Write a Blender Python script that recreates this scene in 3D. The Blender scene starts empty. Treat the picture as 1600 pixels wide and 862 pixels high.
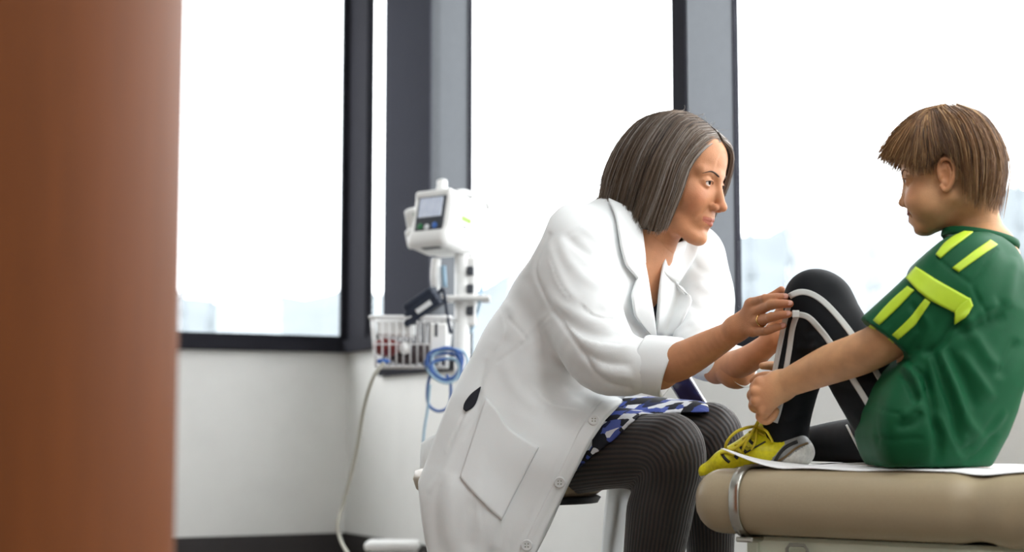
import bpy, math, random
import numpy as np
from mathutils import Vector, Matrix
from mathutils.bvhtree import BVHTree

random.seed(7)
rng = np.random.default_rng(7)
sc = bpy.context.scene
COL = sc.collection

# ------------------------------------------------------------------ camera
FPX = 2500.0                    # focal length in pixels of the 1600x862 frame
CAMZ = 0.58
PITCH = math.atan(244.0 / FPX)  # horizon lies at y = 675
cam_d = bpy.data.cameras.new('camera')
cam = bpy.data.objects.new('camera', cam_d)
COL.objects.link(cam)
cam.location = (0, 0, CAMZ)
cam.rotation_euler = (math.pi / 2 + PITCH, 0, 0)
cam_d.sensor_width = 36.0
cam_d.sensor_fit = 'HORIZONTAL'
cam_d.lens = FPX / 1600.0 * 36.0
cam_d.clip_start = 0.05
cam_d.clip_end = 500
cam_d.dof.use_dof = True
cam_d.dof.focus_distance = 2.84
cam_d.dof.aperture_fstop = 3.2
sc.camera = cam

# ------------------------------------------------------------------ sky and exposure
world = bpy.data.worlds.new('sky')
sc.world = world
world.use_nodes = True
wn = world.node_tree.nodes
wn.clear()
w_out = wn.new('ShaderNodeOutputWorld')
w_bg = wn.new('ShaderNodeBackground')
w_bg.inputs['Color'].default_value = (0.97, 0.985, 1.0, 1)
w_bg.inputs['Strength'].default_value = 5.0
world.node_tree.links.new(w_bg.outputs[0], w_out.inputs[0])
sc.view_settings.view_transform = 'Standard'
sc.view_settings.look = 'None'
sc.view_settings.gamma = 1.0
sc.view_settings.use_curve_mapping = False
sc.view_settings.exposure = 0.1
try:
    sc.cycles.use_denoising = True
    sc.cycles.max_bounces = 6
    sc.cycles.diffuse_bounces = 4
    sc.cycles.transparent_max_bounces = 8
except Exception:
    pass

CEIL_FILL = [(2.6, 5.0), (2.6, 6.8), (1.0, 6.8), (1.0, 5.0)]   # along left wall, along window wall
CEIL_POWER = 8.5

# ------------------------------------------------------------------ projection helpers
_cp, _sp = math.cos(PITCH), math.sin(PITCH)
def W(u, v, Y):
    """world point that lies at depth Y (world y) in the direction of photo pixel (u, v)"""
    a = (u - 800.0) / FPX
    b = (431.0 - v) / FPX
    dy = _cp - b * _sp
    dz = _sp + b * _cp
    t = Y / dy
    return np.array([a * t, Y, CAMZ + dz * t])
def proj(P):
    P = np.asarray(P, float)
    x, y, z = P[..., 0], P[..., 1], P[..., 2] - CAMZ
    d = y * _cp + z * _sp
    up = -y * _sp + z * _cp
    return 800 + FPX * x / d, 431 - FPX * up / d
def RM(r, Y):
    return r * Y / FPX

# ------------------------------------------------------------------ materials
def lin(c):
    return tuple((x / 12.92 if x <= 0.04045 else ((x + 0.055) / 1.055) ** 2.4) for x in c)
def srgb(r, g, b):
    return lin((r / 255., g / 255., b / 255.))
MATS = {}
def mat(name, col, rough=0.6, metal=0.0, noise=0.0, nscale=20.0, bump=0.0, bscale=60.0, sss=0.0, spec=0.5,
        sheen=0.0, trans=0.0, stretch=(1, 1, 1), coat=0.0, emit=0.0):
    if name in MATS:
        return MATS[name]
    m = bpy.data.materials.new(name)
    m.use_nodes = True
    nt = m.node_tree
    b = nt.nodes['Principled BSDF']
    b.inputs['Base Color'].default_value = (*col[:3], 1)
    b.inputs['Roughness'].default_value = rough
    b.inputs['Metallic'].default_value = metal
    b.inputs['Specular IOR Level'].default_value = spec
    if sheen:
        b.inputs['Sheen Weight'].default_value = sheen
    if coat:
        b.inputs['Coat Weight'].default_value = coat
    if trans:
        b.inputs['Transmission Weight'].default_value = trans
    if sss:
        b.inputs['Subsurface Weight'].default_value = sss
        b.inputs['Subsurface Radius'].default_value = (1.0, 0.35, 0.2)
        b.inputs['Subsurface Scale'].default_value = 0.006
    if emit:
        b.inputs['Emission Color'].default_value = (*col[:3], 1)
        b.inputs['Emission Strength'].default_value = emit
    tc = nt.nodes.new('ShaderNodeTexCoord')
    mp = nt.nodes.new('ShaderNodeMapping')
    mp.inputs['Scale'].default_value = stretch
    nt.links.new(tc.outputs['Object'], mp.inputs['Vector'])
    if noise:
        n = nt.nodes.new('ShaderNodeTexNoise')
        n.inputs['Scale'].default_value = nscale
        n.inputs['Detail'].default_value = 4
        nt.links.new(mp.outputs[0], n.inputs['Vector'])
        r = nt.nodes.new('ShaderNodeValToRGB')
        r.color_ramp.elements[0].position = 0.25
        r.color_ramp.elements[1].position = 0.75
        lo = [max(0, c * (1 - noise)) for c in col[:3]]
        hi = [min(1, c * (1 + noise)) for c in col[:3]]
        r.color_ramp.elements[0].color = (*lo, 1)
        r.color_ramp.elements[1].color = (*hi, 1)
        nt.links.new(n.outputs['Fac'], r.inputs[0])
        nt.links.new(r.outputs[0], b.inputs['Base Color'])
    if bump:
        n2 = nt.nodes.new('ShaderNodeTexNoise')
        n2.inputs['Scale'].default_value = bscale
        n2.inputs['Detail'].default_value = 3
        nt.links.new(mp.outputs[0], n2.inputs['Vector'])
        bp = nt.nodes.new('ShaderNodeBump')
        bp.inputs['Strength'].default_value = bump
        bp.inputs['Distance'].default_value = 0.004
        nt.links.new(n2.outputs['Fac'], bp.inputs['Height'])
        nt.links.new(bp.outputs[0], b.inputs['Normal'])
    MATS[name] = m
    return m

def attr_mix_mat(name, base, stops, attr='tint', rough=0.5, sss=0.0, spec=0.4, noise=0.06, nscale=60, interp='LINEAR', sheen=0.0,
                 bump=0.0, bscale=300):
    """colour ramp driven by a per-vertex float that says which substance a spot is (skin / lip / brow, hair tone ...)"""
    m = mat(name, base, rough=rough, sss=sss, spec=spec, sheen=sheen, bump=bump, bscale=bscale)
    nt = m.node_tree
    b = nt.nodes['Principled BSDF']
    a = nt.nodes.new('ShaderNodeAttribute')
    a.attribute_name = attr
    r = nt.nodes.new('ShaderNodeValToRGB')
    cr = r.color_ramp
    cr.interpolation = interp
    while len(cr.elements) < len(stops):
        cr.elements.new(0.5)
    for e, (p, c) in zip(cr.elements, stops):
        e.position = p
        e.color = (*c, 1)
    nt.links.new(a.outputs['Fac'], r.inputs[0])
    out = r.outputs[0]
    if noise:
        n = nt.nodes.new('ShaderNodeTexNoise')
        n.inputs['Scale'].default_value = nscale
        n.inputs['Detail'].default_value = 4
        tc = nt.nodes.new('ShaderNodeTexCoord')
        nt.links.new(tc.outputs['Object'], n.inputs['Vector'])
        mr = nt.nodes.new('ShaderNodeMapRange')
        mr.inputs[1].default_value = 0.3
        mr.inputs[2].default_value = 0.7
        mr.inputs[3].default_value = 1 - noise
        mr.inputs[4].default_value = 1 + noise
        nt.links.new(n.outputs['Fac'], mr.inputs[0])
        mx = nt.nodes.new('ShaderNodeVectorMath')
        mx.operation = 'SCALE'
        nt.links.new(out, mx.inputs[0])
        nt.links.new(mr.outputs[0], mx.inputs['Scale'])
        out = mx.outputs[0]
    nt.links.new(out, b.inputs['Base Color'])
    return m

# ------------------------------------------------------------------ object helpers
def tag(o, label=None, cat=None, group=None, kind=None):
    if label: o['label'] = label
    if cat: o['category'] = cat
    if group: o['group'] = group
    if kind: o['kind'] = kind
    return o
def empty(name, loc=(0, 0, 0), rz=0.0):
    o = bpy.data.objects.new(name, None)
    COL.objects.link(o)
    o.location = loc
    o.rotation_euler = (0, 0, rz)
    o.empty_display_size = 0.05
    return o
def mesh_obj(name, V, F, m, parent=None, smooth=True, attrs=None):
    me = bpy.data.meshes.new(name)
    V = np.asarray(V, np.float32)
    if isinstance(F, np.ndarray) and F.ndim == 2:
        k = F.shape[1]
        me.vertices.add(len(V))
        me.vertices.foreach_set('co', V.ravel())
        me.loops.add(F.size)
        me.loops.foreach_set('vertex_index', F.astype(np.int32).ravel())
        me.polygons.add(len(F))
        me.polygons.foreach_set('loop_start', np.arange(0, F.size, k, dtype=np.int32))
        me.update(calc_edges=True)
    else:
        me.from_pydata([tuple(map(float, p)) for p in V], [], [tuple(map(int, f)) for f in F])
        me.update()
    me.validate()
    if smooth:
        me.polygons.foreach_set('use_smooth', np.ones(len(me.polygons), dtype=bool))
    if attrs:
        for an, av in attrs.items():
            a = me.attributes.new(an, 'FLOAT', 'POINT')
            a.data.foreach_set('value', np.asarray(av, np.float32))
    if m is not None:
        for mm in (m if isinstance(m, (list, tuple)) else [m]):
            me.materials.append(mm)
    o = bpy.data.objects.new(name, me)
    COL.objects.link(o)
    if parent is not None:
        o.parent = parent
        if parent.matrix_basis != Matrix.Identity(4) or parent.parent is not None:
            o.matrix_parent_inverse = WM(parent).inverted()
    return o
def WM(o):
    m = o.matrix_basis.copy()
    if o.parent is not None:
        m = WM(o.parent) @ o.matrix_parent_inverse @ m
    return m
def join(parts):
    Vs, Fs, n = [], [], 0
    for V, F in parts:
        V = np.asarray(V, float)
        Vs.append(V)
        Fs += [tuple(int(i) + n for i in f) for f in F]
        n += len(V)
    return np.vstack(Vs), Fs
def box_vf(c, s, ax=None, bev=0.0):
    """box, optionally chamfered on all edges; c centre, s full sizes, ax 3x3 rows = axes"""
    hx, hy, hz = s[0] / 2, s[1] / 2, s[2] / 2
    b = min(bev, hx * .49, hy * .49, hz * .49)
    if b <= 0:
        V = np.array([[x, y, z] for x in (-hx, hx) for y in (-hy, hy) for z in (-hz, hz)])
        F = [(0, 1, 3, 2), (4, 6, 7, 5), (0, 4, 5, 1), (2, 3, 7, 6), (0, 2, 6, 4), (1, 5, 7, 3)]
    else:
        V = []
        idx = {}
        for sx in (-1, 1):
            for sy in (-1, 1):
                for sz in (-1, 1):
                    for k in range(3):
                        p = [sx * (hx - b), sy * (hy - b), sz * (hz - b)]
                        p[k] = (sx, sy, sz)[k] * (hx, hy, hz)[k]
                        idx[(sx, sy, sz, k)] = len(V)
                        V.append(p)
        V = np.array(V)
        F = []
        for k in range(3):
            o1, o2 = [(1, 2), (2, 0), (0, 1)][k]
            for s_ in (-1, 1):
                q = []
                for a, c_ in ((-1, -1), (1, -1), (1, 1), (-1, 1)):
                    t = [0, 0, 0]
                    t[k] = s_; t[o1] = a; t[o2] = c_
                    q.append(idx[(*t, k)])
                F.append(tuple(q if s_ > 0 else q[::-1]))
            for a in (-1, 1):
                for c_ in (-1, 1):
                    t0 = [0, 0, 0]; t0[k] = -1; t0[o1] = a; t0[o2] = c_
                    t1 = list(t0); t1[k] = 1
                    q = (idx[(*t0, o1)], idx[(*t1, o1)], idx[(*t1, o2)], idx[(*t0, o2)])
                    F.append(q if a * c_ < 0 else q[::-1])
        for sx in (-1, 1):
            for sy in (-1, 1):
                for sz in (-1, 1):
                    q = tuple(idx[(sx, sy, sz, k)] for k in range(3))
                    F.append(q if sx * sy * sz > 0 else q[::-1])
    if ax is not None:
        V = V @ np.asarray(ax, float)
    return V + np.asarray(c, float), F
def box(name, c, s, m, parent=None, ax=None, bev=0.004):
    V, F = box_vf(c, s, ax, bev)
    return mesh_obj(name, V, F, m, parent, smooth=False)
def catmull(P, n, closed=False):
    P = np.asarray(P, float)
    if len(P) == 2 and not closed:
        t = np.linspace(0, 1, n)[:, None]
        return P[0] * (1 - t) + P[1] * t
    if closed:
        Q = np.vstack([P[-1], P, P[0], P[1]])
        segs = len(P)
    else:
        Q = np.vstack([2 * P[0] - P[1], P, 2 * P[-1] - P[-2]])
        segs = len(P) - 1
    t = np.linspace(0, segs, n, endpoint=not closed)
    i = np.minimum(t.astype(int), segs - 1)
    f = (t - i)[:, None]
    a, b, c, d = Q[i], Q[i + 1], Q[i + 2], Q[i + 3]
    return 0.5 * ((2 * b) + (-a + c) * f + (2 * a - 5 * b + 4 * c - d) * f ** 2 + (-a + 3 * b - 3 * c + d) * f ** 3)
def polyres(P, n):
    """resample polyline at n points by arc length"""
    P = np.asarray(P, float)
    L = np.r_[0, np.cumsum(np.linalg.norm(np.diff(P, axis=0), axis=1))]
    t = np.linspace(0, L[-1], n)
    return np.stack([np.interp(t, L, P[:, k]) for k in range(P.shape[1])], 1)
def tube_vf(P, r, sides=8, closed=False, flat=None):
    P = np.asarray(P, float)
    n = len(P)
    r = np.broadcast_to(np.asarray(r, float), (n,))
    if closed:
        T = np.roll(P, -1, 0) - np.roll(P, 1, 0)
    else:
        T = np.gradient(P, axis=0)
    T /= np.linalg.norm(T, axis=1)[:, None] + 1e-12
    up = np.array([0, 0, 1.]) if abs(T[0][2]) < 0.9 else np.array([1., 0, 0])
    N = np.zeros_like(P)
    x = up - T[0] * np.dot(up, T[0])
    for i in range(n):
        x = x - T[i] * np.dot(x, T[i])
        x /= np.linalg.norm(x) + 1e-12
        N[i] = x
    B = np.cross(T, N)
    th = np.linspace(0, 2 * np.pi, sides, endpoint=False)
    fl = 1.0 if flat is None else flat
    V = (P[:, None, :] + r[:, None, None] * (np.cos(th)[None, :, None] * N[:, None, :] + fl * np.sin(th)[None, :, None] * B[:, None, :])).reshape(-1, 3)
    F = []
    rng_ = range(n) if closed else range(n - 1)
    for i in rng_:
        j = (i + 1) % n
        for k in range(sides):
            l = (k + 1) % sides
            F.append((i * sides + k, i * sides + l, j * sides + l, j * sides + k))
    if not closed:
        F.append(tuple(range(sides - 1, -1, -1)))
        F.append(tuple((n - 1) * sides + k for k in range(sides)))
    return V, F
def tube(name, P, r, m, parent=None, sides=8, n=None, closed=False, flat=None):
    if n:
        P = catmull(P, n, closed)
        if np.ndim(r) > 0:
            r = np.interp(np.linspace(0, 1, n), np.linspace(0, 1, len(r)), r)
    V, F = tube_vf(P, r, sides, closed, flat)
    return mesh_obj(name, V, F, m, parent)
def lathe_vf(prof, c, n=24, axis=None):
    """prof: list of (r, h); axis = unit vector of h"""
    c = np.asarray(c, float)
    A = np.array([0, 0, 1.]) if axis is None else np.asarray(axis, float) / np.linalg.norm(axis)
    e = np.array([1., 0, 0]) if abs(A[0]) < 0.9 else np.array([0, 1., 0])
    X = e - A * np.dot(e, A); X /= np.linalg.norm(X)
    Yv = np.cross(A, X)
    V = []
    for r, h in prof:
        for k in range(n):
            t = 2 * math.pi * k / n
            V.append(c + A * h + X * r * math.cos(t) + Yv * r * math.sin(t))
    F = []
    for i in range(len(prof) - 1):
        for k in range(n):
            l = (k + 1) % n
            F.append((i * n + k, i * n + l, (i + 1) * n + l, (i + 1) * n + k))
    F.append(tuple(range(n - 1, -1, -1)))
    F.append(tuple((len(prof) - 1) * n + k for k in range(n)))
    return np.array(V), F
def lathe(name, prof, c, m, parent=None, n=24, axis=None):
    V, F = lathe_vf(prof, c, n, axis)
    return mesh_obj(name, V, F, m, parent)
def sheet_vf(G, N, thick):
    """closed sheet of thickness from grid points G (n,m,3) and normals N (top side = G, bottom = G - N*thick)"""
    n, m = G.shape[:2]
    top = G.reshape(-1, 3)
    bot = (G - N * thick).reshape(-1, 3)
    V = np.vstack([top, bot])
    o = n * m
    F = []
    for i in range(n - 1):
        for j in range(m - 1):
            a, b, c, d = i * m + j, i * m + j + 1, (i + 1) * m + j + 1, (i + 1) * m + j
            F.append((a, b, c, d))
            F.append((o + d, o + c, o + b, o + a))
    for i in range(n - 1):
        a, b = i * m, (i + 1) * m
        F.append((a, b, o + b, o + a))
        a, b = i * m + m - 1, (i + 1) * m + m - 1
        F.append((b, a, o + a, o + b))
    for j in range(m - 1):
        a, b = j, j + 1
        F.append((b, a, o + a, o + b))
        a, b = (n - 1) * m + j, (n - 1) * m + j + 1
        F.append((a, b, o + b, o + a))
    return V, F
def grid_normals(G):
    du = np.gradient(G, axis=0)
    dv = np.gradient(G, axis=1)
    N = np.cross(dv, du)
    N /= np.linalg.norm(N, axis=2)[..., None] + 1e-12
    return N
def patch(name, rows, nu, nv, m, parent=None, thick=0.003, face=None):
    """smooth sheet through a net of (u, v, Y) control points"""
    R = np.array([[W(*p) for p in r] for r in rows])
    A = np.array([catmull(r, nv) for r in R])
    G = np.array([catmull(A[:, j], nu) for j in range(nv)]).transpose(1, 0, 2)
    N = grid_normals(G)
    if np.mean(N[..., 1]) > 0:
        N = -N
    V, F = sheet_vf(G, N, thick)
    return mesh_obj(name, V, F, m, parent)

# ------------------------------------------------------------------ implicit modelling: smooth unions on a grid, then surface nets
def smin(a, b, k):
    if k <= 0:
        return np.minimum(a, b)
    h = np.maximum(k - np.abs(a - b), 0) / k
    return np.minimum(a, b) - h * h * k * 0.25
class Vol:
    def __init__(s, lo, hi, h):
        s.lo = np.asarray(lo, float)
        s.h = h
        n = np.ceil((np.asarray(hi, float) - s.lo) / h).astype(int) + 1
        s.ax = [(s.lo[k] + h * np.arange(n[k])).astype(np.float32) for k in range(3)]
        s.f = np.full(tuple(n), 1e2 * h, np.float32)
    def win(s, lo, hi):
        sl = []
        for k in range(3):
            a = int(np.clip(math.floor((lo[k] - s.lo[k]) / s.h), 0, len(s.ax[k])))
            b = int(np.clip(math.ceil((hi[k] - s.lo[k]) / s.h) + 1, 0, len(s.ax[k])))
            sl.append(slice(a, b))
        sl = tuple(sl)
        return sl, s.ax[0][sl[0]][:, None, None], s.ax[1][sl[1]][None, :, None], s.ax[2][sl[2]][None, None, :]
    def put(s, sl, d, k, op):
        f = s.f[sl]
        if f.size == 0:
            return
        if op == 'u':
            s.f[sl] = smin(f, d, k)
        elif op == 's':
            s.f[sl] = -smin(-f, d, k)
        else:
            s.f[sl] = -smin(-f, -d, k)
    def cone(s, a, b, ra, rb, k=0.0, op='u', pad=0.0):
        a = np.asarray(a, float); b = np.asarray(b, float)
        m = max(ra, rb) + k + pad + 3 * s.h
        sl, X, Y, Z = s.win(np.minimum(a, b) - m, np.maximum(a, b) + m)
        ab = b - a
        L = max(float(ab @ ab), 1e-12)
        px, py, pz = X - a[0], Y - a[1], Z - a[2]
        t = np.clip((px * ab[0] + py * ab[1] + pz * ab[2]) / L, 0, 1)
        d = np.sqrt((px - t * ab[0]) ** 2 + (py - t * ab[1]) ** 2 + (pz - t * ab[2]) ** 2) - (ra + (rb - ra) * t)
        s.put(sl, d.astype(np.float32), k, op)
    def chain(s, pts, k=0.0, op='u', sub=5):
        """limb: tapered tube along a smooth curve through (point, radius) stations, blended in as one piece"""
        P = np.array([[*p, r] for p, r in pts], float)
        if len(P) > 2:
            C = catmull(P, (len(P) - 1) * sub + 1)
            C[:, 3] = np.interp(np.linspace(0, 1, len(C)), np.linspace(0, 1, len(P)), P[:, 3]) * .5 + C[:, 3] * .5
        else:
            C = P
        m = C[:, 3].max() + k + 3 * s.h
        sl, X, Y, Z = s.win(C[:, :3].min(0) - m, C[:, :3].max(0) + m)
        if 0 in s.f[sl].shape:
            return
        D = np.full(s.f[sl].shape, 1e2 * s.h, np.float32)
        t = Vol.__new__(Vol)
        t.h = s.h
        t.ax = [s.ax[i][sl[i]] for i in range(3)]
        t.lo = np.array([float(x[0]) for x in t.ax])
        t.f = D
        for p, q in zip(C[:-1], C[1:]):
            t.cone(p[:3], q[:3], p[3], q[3], 0.0, 'u', pad=k)
        s.put(sl, t.f, k, op)
    def ecap(s, a, b, ra, rb, e, k=0.0, op='u'):
        """capsule with elliptic section: radii (along e, across e) at both ends"""
        a = np.asarray(a, float); b = np.asarray(b, float); e = np.asarray(e, float) / np.linalg.norm(e)
        m = max(*ra, *rb) + k + 3 * s.h
        sl, X, Y, Z = s.win(np.minimum(a, b) - m, np.maximum(a, b) + m)
        ab = b - a
        L = max(float(ab @ ab), 1e-12)
        px, py, pz = X - a[0], Y - a[1], Z - a[2]
        t = np.clip((px * ab[0] + py * ab[1] + pz * ab[2]) / L, 0, 1)
        ox, oy, oz = px - t * ab[0], py - t * ab[1], pz - t * ab[2]
        oe = ox * e[0] + oy * e[1] + oz * e[2]
        o2 = np.maximum(ox * ox + oy * oy + oz * oz - oe * oe, 0)
        R1 = ra[0] + (rb[0] - ra[0]) * t
        R2 = ra[1] + (rb[1] - ra[1]) * t
        k0 = np.sqrt((oe / R1) ** 2 + o2 / R2 ** 2)
        k1 = np.sqrt((oe / R1 ** 2) ** 2 + o2 / R2 ** 4) + 1e-9
        d = k0 * (k0 - 1) / k1
        d = np.where(k0 < 1e-3, -np.minimum(R1, R2), d)
        s.put(sl, d.astype(np.float32), k, op)
    def ell(s, c, r, ax=None, k=0.0, op='u'):
        c = np.asarray(c, float); r = np.asarray(r, float)
        m = r.max() + k + 3 * s.h
        sl, X, Y, Z = s.win(c - m, c + m)
        px, py, pz = X - c[0], Y - c[1], Z - c[2]
        if ax is not None:
            ax = np.asarray(ax, float)
            px, py, pz = (px * ax[0, 0] + py * ax[0, 1] + pz * ax[0, 2], px * ax[1, 0] + py * ax[1, 1] + pz * ax[1, 2],
                          px * ax[2, 0] + py * ax[2, 1] + pz * ax[2, 2])
        k0 = np.sqrt((px / r[0]) ** 2 + (py / r[1]) ** 2 + (pz / r[2]) ** 2)
        k1 = np.sqrt((px / r[0] ** 2) ** 2 + (py / r[1] ** 2) ** 2 + (pz / r[2] ** 2) ** 2) + 1e-9
        d = np.where(k0 < 1e-3, -r.min(), k0 * (k0 - 1) / k1)
        s.put(sl, d.astype(np.float32), k, op)
    def rbox(s, c, hs, r, ax=None, k=0.0, op='u'):
        c = np.asarray(c, float); hs = np.asarray(hs, float)
        m = np.linalg.norm(hs) + k + 3 * s.h
        sl, X, Y, Z = s.win(c - m, c + m)
        px, py, pz = X - c[0], Y - c[1], Z - c[2]
        if ax is not None:
            ax = np.asarray(ax, float)
            px, py, pz = (px * ax[0, 0] + py * ax[0, 1] + pz * ax[0, 2], px * ax[1, 0] + py * ax[1, 1] + pz * ax[1, 2],
                          px * ax[2, 0] + py * ax[2, 1] + pz * ax[2, 2])
        qx, qy, qz = np.abs(px) - hs[0] + r, np.abs(py) - hs[1] + r, np.abs(pz) - hs[2] + r
        d = np.sqrt(np.maximum(qx, 0) ** 2 + np.maximum(qy, 0) ** 2 + np.maximum(qz, 0) ** 2) + np.minimum(np.maximum(qx, np.maximum(qy, qz)), 0) - r
        s.put(sl, d.astype(np.float32), k, op)
    def plane(s, p, n, k=0.0, op='i'):
        """keep the side the normal points away from"""
        p = np.asarray(p, float); n = np.asarray(n, float) / np.linalg.norm(n)
        X, Y, Z = s.ax[0][:, None, None], s.ax[1][None, :, None], s.ax[2][None, None, :]
        d = (X - p[0]) * n[0] + (Y - p[1]) * n[1] + (Z - p[2]) * n[2]
        s.put((slice(None),) * 3, d.astype(np.float32), k, op)
    def polysd(s, poly):
        """signed distance (metres, negative inside) on the x-z grid to a polygon of (x, z)"""
        P = np.asarray(poly, np.float32)
        X = s.ax[0][:, None]; Z = s.ax[2][None, :]
        d2 = np.full((len(s.ax[0]), len(s.ax[2])), 1e9, np.float32)
        ins = np.zeros(d2.shape, bool)
        for i in range(len(P)):
            a, b = P[i], P[(i + 1) % len(P)]
            e = b - a
            wx, wz = X - a[0], Z - a[1]
            t = np.clip((wx * e[0] + wz * e[1]) / max(float(e @ e), 1e-12), 0, 1)
            d2 = np.minimum(d2, (wx - t * e[0]) ** 2 + (wz - t * e[1]) ** 2)
            c = (a[1] > Z) != (b[1] > Z)
            with np.errstate(divide='ignore', invalid='ignore'):
                xi = (b[0] - a[0]) * (Z - a[1]) / (b[1] - a[1]) + a[0]
            ins ^= c & (X < xi)
        d = np.sqrt(d2)
        return np.where(ins, -d, d)
    def prism(s, uv, Y, k=0.0, op='i', y0=-9, y1=9):
        poly = [W(u, v, Y)[[0, 2]] for u, v in uv]
        d2 = s.polysd(poly)[:, None, :]
        yy = s.ax[1][None, :, None]
        if op == 'i':
            s.put((slice(None),) * 3, np.broadcast_to(d2, s.f.shape), k, 'i')
        else:
            d = np.maximum(d2, np.maximum(yy - y1, y0 - yy)).astype(np.float32)
            s.put((slice(None),) * 3, d, k, op)
    def shell(s, t):
        s.f = np.maximum(s.f, -(s.f + t))
    def sample(s, P):
        g = (np.asarray(P, float) - s.lo) / s.h
        n = np.array(s.f.shape)
        g = np.clip(g, 0, n - 1.001)
        i = g.astype(int)
        t = g - i
        out = 0
        for dx in (0, 1):
            for dy in (0, 1):
                for dz in (0, 1):
                    w = (t[..., 0] if dx else 1 - t[..., 0]) * (t[..., 1] if dy else 1 - t[..., 1]) * (t[..., 2] if dz else 1 - t[..., 2])
                    out = out + w * s.f[i[..., 0] + dx, i[..., 1] + dy, i[..., 2] + dz]
        return out
    def grad(s, P):
        e = s.h
        G = np.stack([s.sample(P + np.eye(3)[k] * e) - s.sample(P - np.eye(3)[k] * e) for k in range(3)], -1)
        return G / (np.linalg.norm(G, axis=-1)[..., None] + 1e-9)
    def hit(s, U, V):
        """first surface point seen along the photo's pixel rays; used to lay seams and trims on a surface"""
        U = np.asarray(U, float); V = np.asarray(V, float)
        shp = U.shape
        U = U.ravel(); V = V.ravel()
        y0, y1 = s.ax[1][0], s.ax[1][-1]
        ys = np.arange(y0, y1, s.h * 0.7)
        a = (U - 800) / FPX; b = (431 - V) / FPX
        dy = _cp - b * _sp; dz = _sp + b * _cp
        D = np.stack([a / dy, np.ones_like(a), dz / dy], -1)
        O = np.array([0, 0, CAMZ])
        hitY = np.full(len(U), np.nan)
        prev = None
        for y in ys:
            fv = s.sample(O + D * y)
            new = (fv < 0) & np.isnan(hitY)
            if prev is not None and new.any():
                t = prev[new] / (prev[new] - fv[new] + 1e-12)
                hitY[new] = y - s.h * 0.7 * (1 - np.clip(t, 0, 1))
            elif new.any():
                hitY[new] = y
            prev = fv
        bad = np.isnan(hitY)
        if bad.any() and (~bad).any():
            gi = np.where(~bad)[0]
            for i in np.where(bad)[0]:
                j = gi[np.argmin((U[gi] - U[i]) ** 2 + (V[gi] - V[i]) ** 2)]
                hitY[i] = hitY[j]
        P = O + D * hitY[:, None]
        N = s.grad(P)
        if bad.any():
            N[bad] = np.array([0, -1, 0])
        return P.reshape(*shp, 3), N.reshape(*shp, 3)
    def mesh(s, smooth=0, lam=0.5):
        f = s.f
        ins = f < 0
        n = np.array(f.shape)
        cnt = np.zeros(tuple(n - 1), np.int8)
        for dx in (0, 1):
            for dy in (0, 1):
                for dz in (0, 1):
                    cnt += ins[dx:n[0] - 1 + dx, dy:n[1] - 1 + dy, dz:n[2] - 1 + dz]
        act = (cnt > 0) & (cnt < 8)
        idx = np.argwhere(act)
        ids = np.full(act.shape, -1, np.int32)
        ids[act] = np.arange(len(idx))
        acc = np.zeros((len(idx), 3)); num = np.zeros(len(idx))
        for axis in range(3):
            o1, o2 = [(1, 2), (0, 2), (0, 1)][axis]
            for a in (0, 1):
                for b in (0, 1):
                    c0 = np.zeros(3, int); c0[o1] = a; c0[o2] = b
                    c1 = c0.copy(); c1[axis] = 1
                    i0 = idx + c0; i1 = idx + c1
                    f0 = f[i0[:, 0], i0[:, 1], i0[:, 2]]; f1 = f[i1[:, 0], i1[:, 1], i1[:, 2]]
                    m = (f0 < 0) != (f1 < 0)
                    t = f0[m] / (f0[m] - f1[m])
                    p = np.tile(c0.astype(float), (m.sum(), 1))
                    p[:, axis] = t
                    acc[m] += p; num[m] += 1
        Vv = s.lo + s.h * (idx + acc / num[:, None])
        Fs = []
        for axis in range(3):
            o1, o2 = [(1, 2), (2, 0), (0, 1)][axis]
            sa = [slice(None)] * 3; sb = [slice(None)] * 3
            sa[axis] = slice(0, -1); sb[axis] = slice(1, None)
            i0 = ins[tuple(sa)]; i1 = ins[tuple(sb)]
            ch = i0 != i1
            e = np.argwhere(ch)
            ok = (e[:, o1] > 0) & (e[:, o2] > 0) & (e[:, o1] < n[o1] - 1) & (e[:, o2] < n[o2] - 1)
            e = e[ok]
            flip = i0[e[:, 0], e[:, 1], e[:, 2]]
            q = []
            for a, b in ((-1, -1), (0, -1), (0, 0), (-1, 0)):
                c = e.copy(); c[:, o1] += a; c[:, o2] += b
                q.append(ids[c[:, 0], c[:, 1], c[:, 2]])
            q = np.stack(q, 1)
            q[~flip] = q[~flip][:, ::-1]
            Fs.append(q)
        Ff = np.vstack(Fs)
        Ff = Ff[(Ff >= 0).all(1)]
        Vv, Ff = drop_crumbs(Vv, Ff)
        if smooth:
            Vv = lap(Vv, Ff, smooth, lam)
        return Vv, Ff
def drop_crumbs(V, F, share=.03):
    """remove stray crumbs: loose islands far smaller than the piece itself"""
    lab = np.arange(len(V))
    a = F[:, [0, 1, 2, 3]].ravel(); b = F[:, [1, 2, 3, 0]].ravel()
    while True:
        new = lab.copy()
        np.minimum.at(new, a, lab[b]); np.minimum.at(new, b, lab[a])
        new = new[new]
        if (new == lab).all():
            break
        lab = new
    n = np.bincount(lab, minlength=len(V))
    ok = n[lab] > share * len(V)
    F = F[ok[F[:, 0]]]
    rm = np.full(len(V), -1); rm[ok] = np.arange(ok.sum())
    return V[ok], rm[F]
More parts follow.
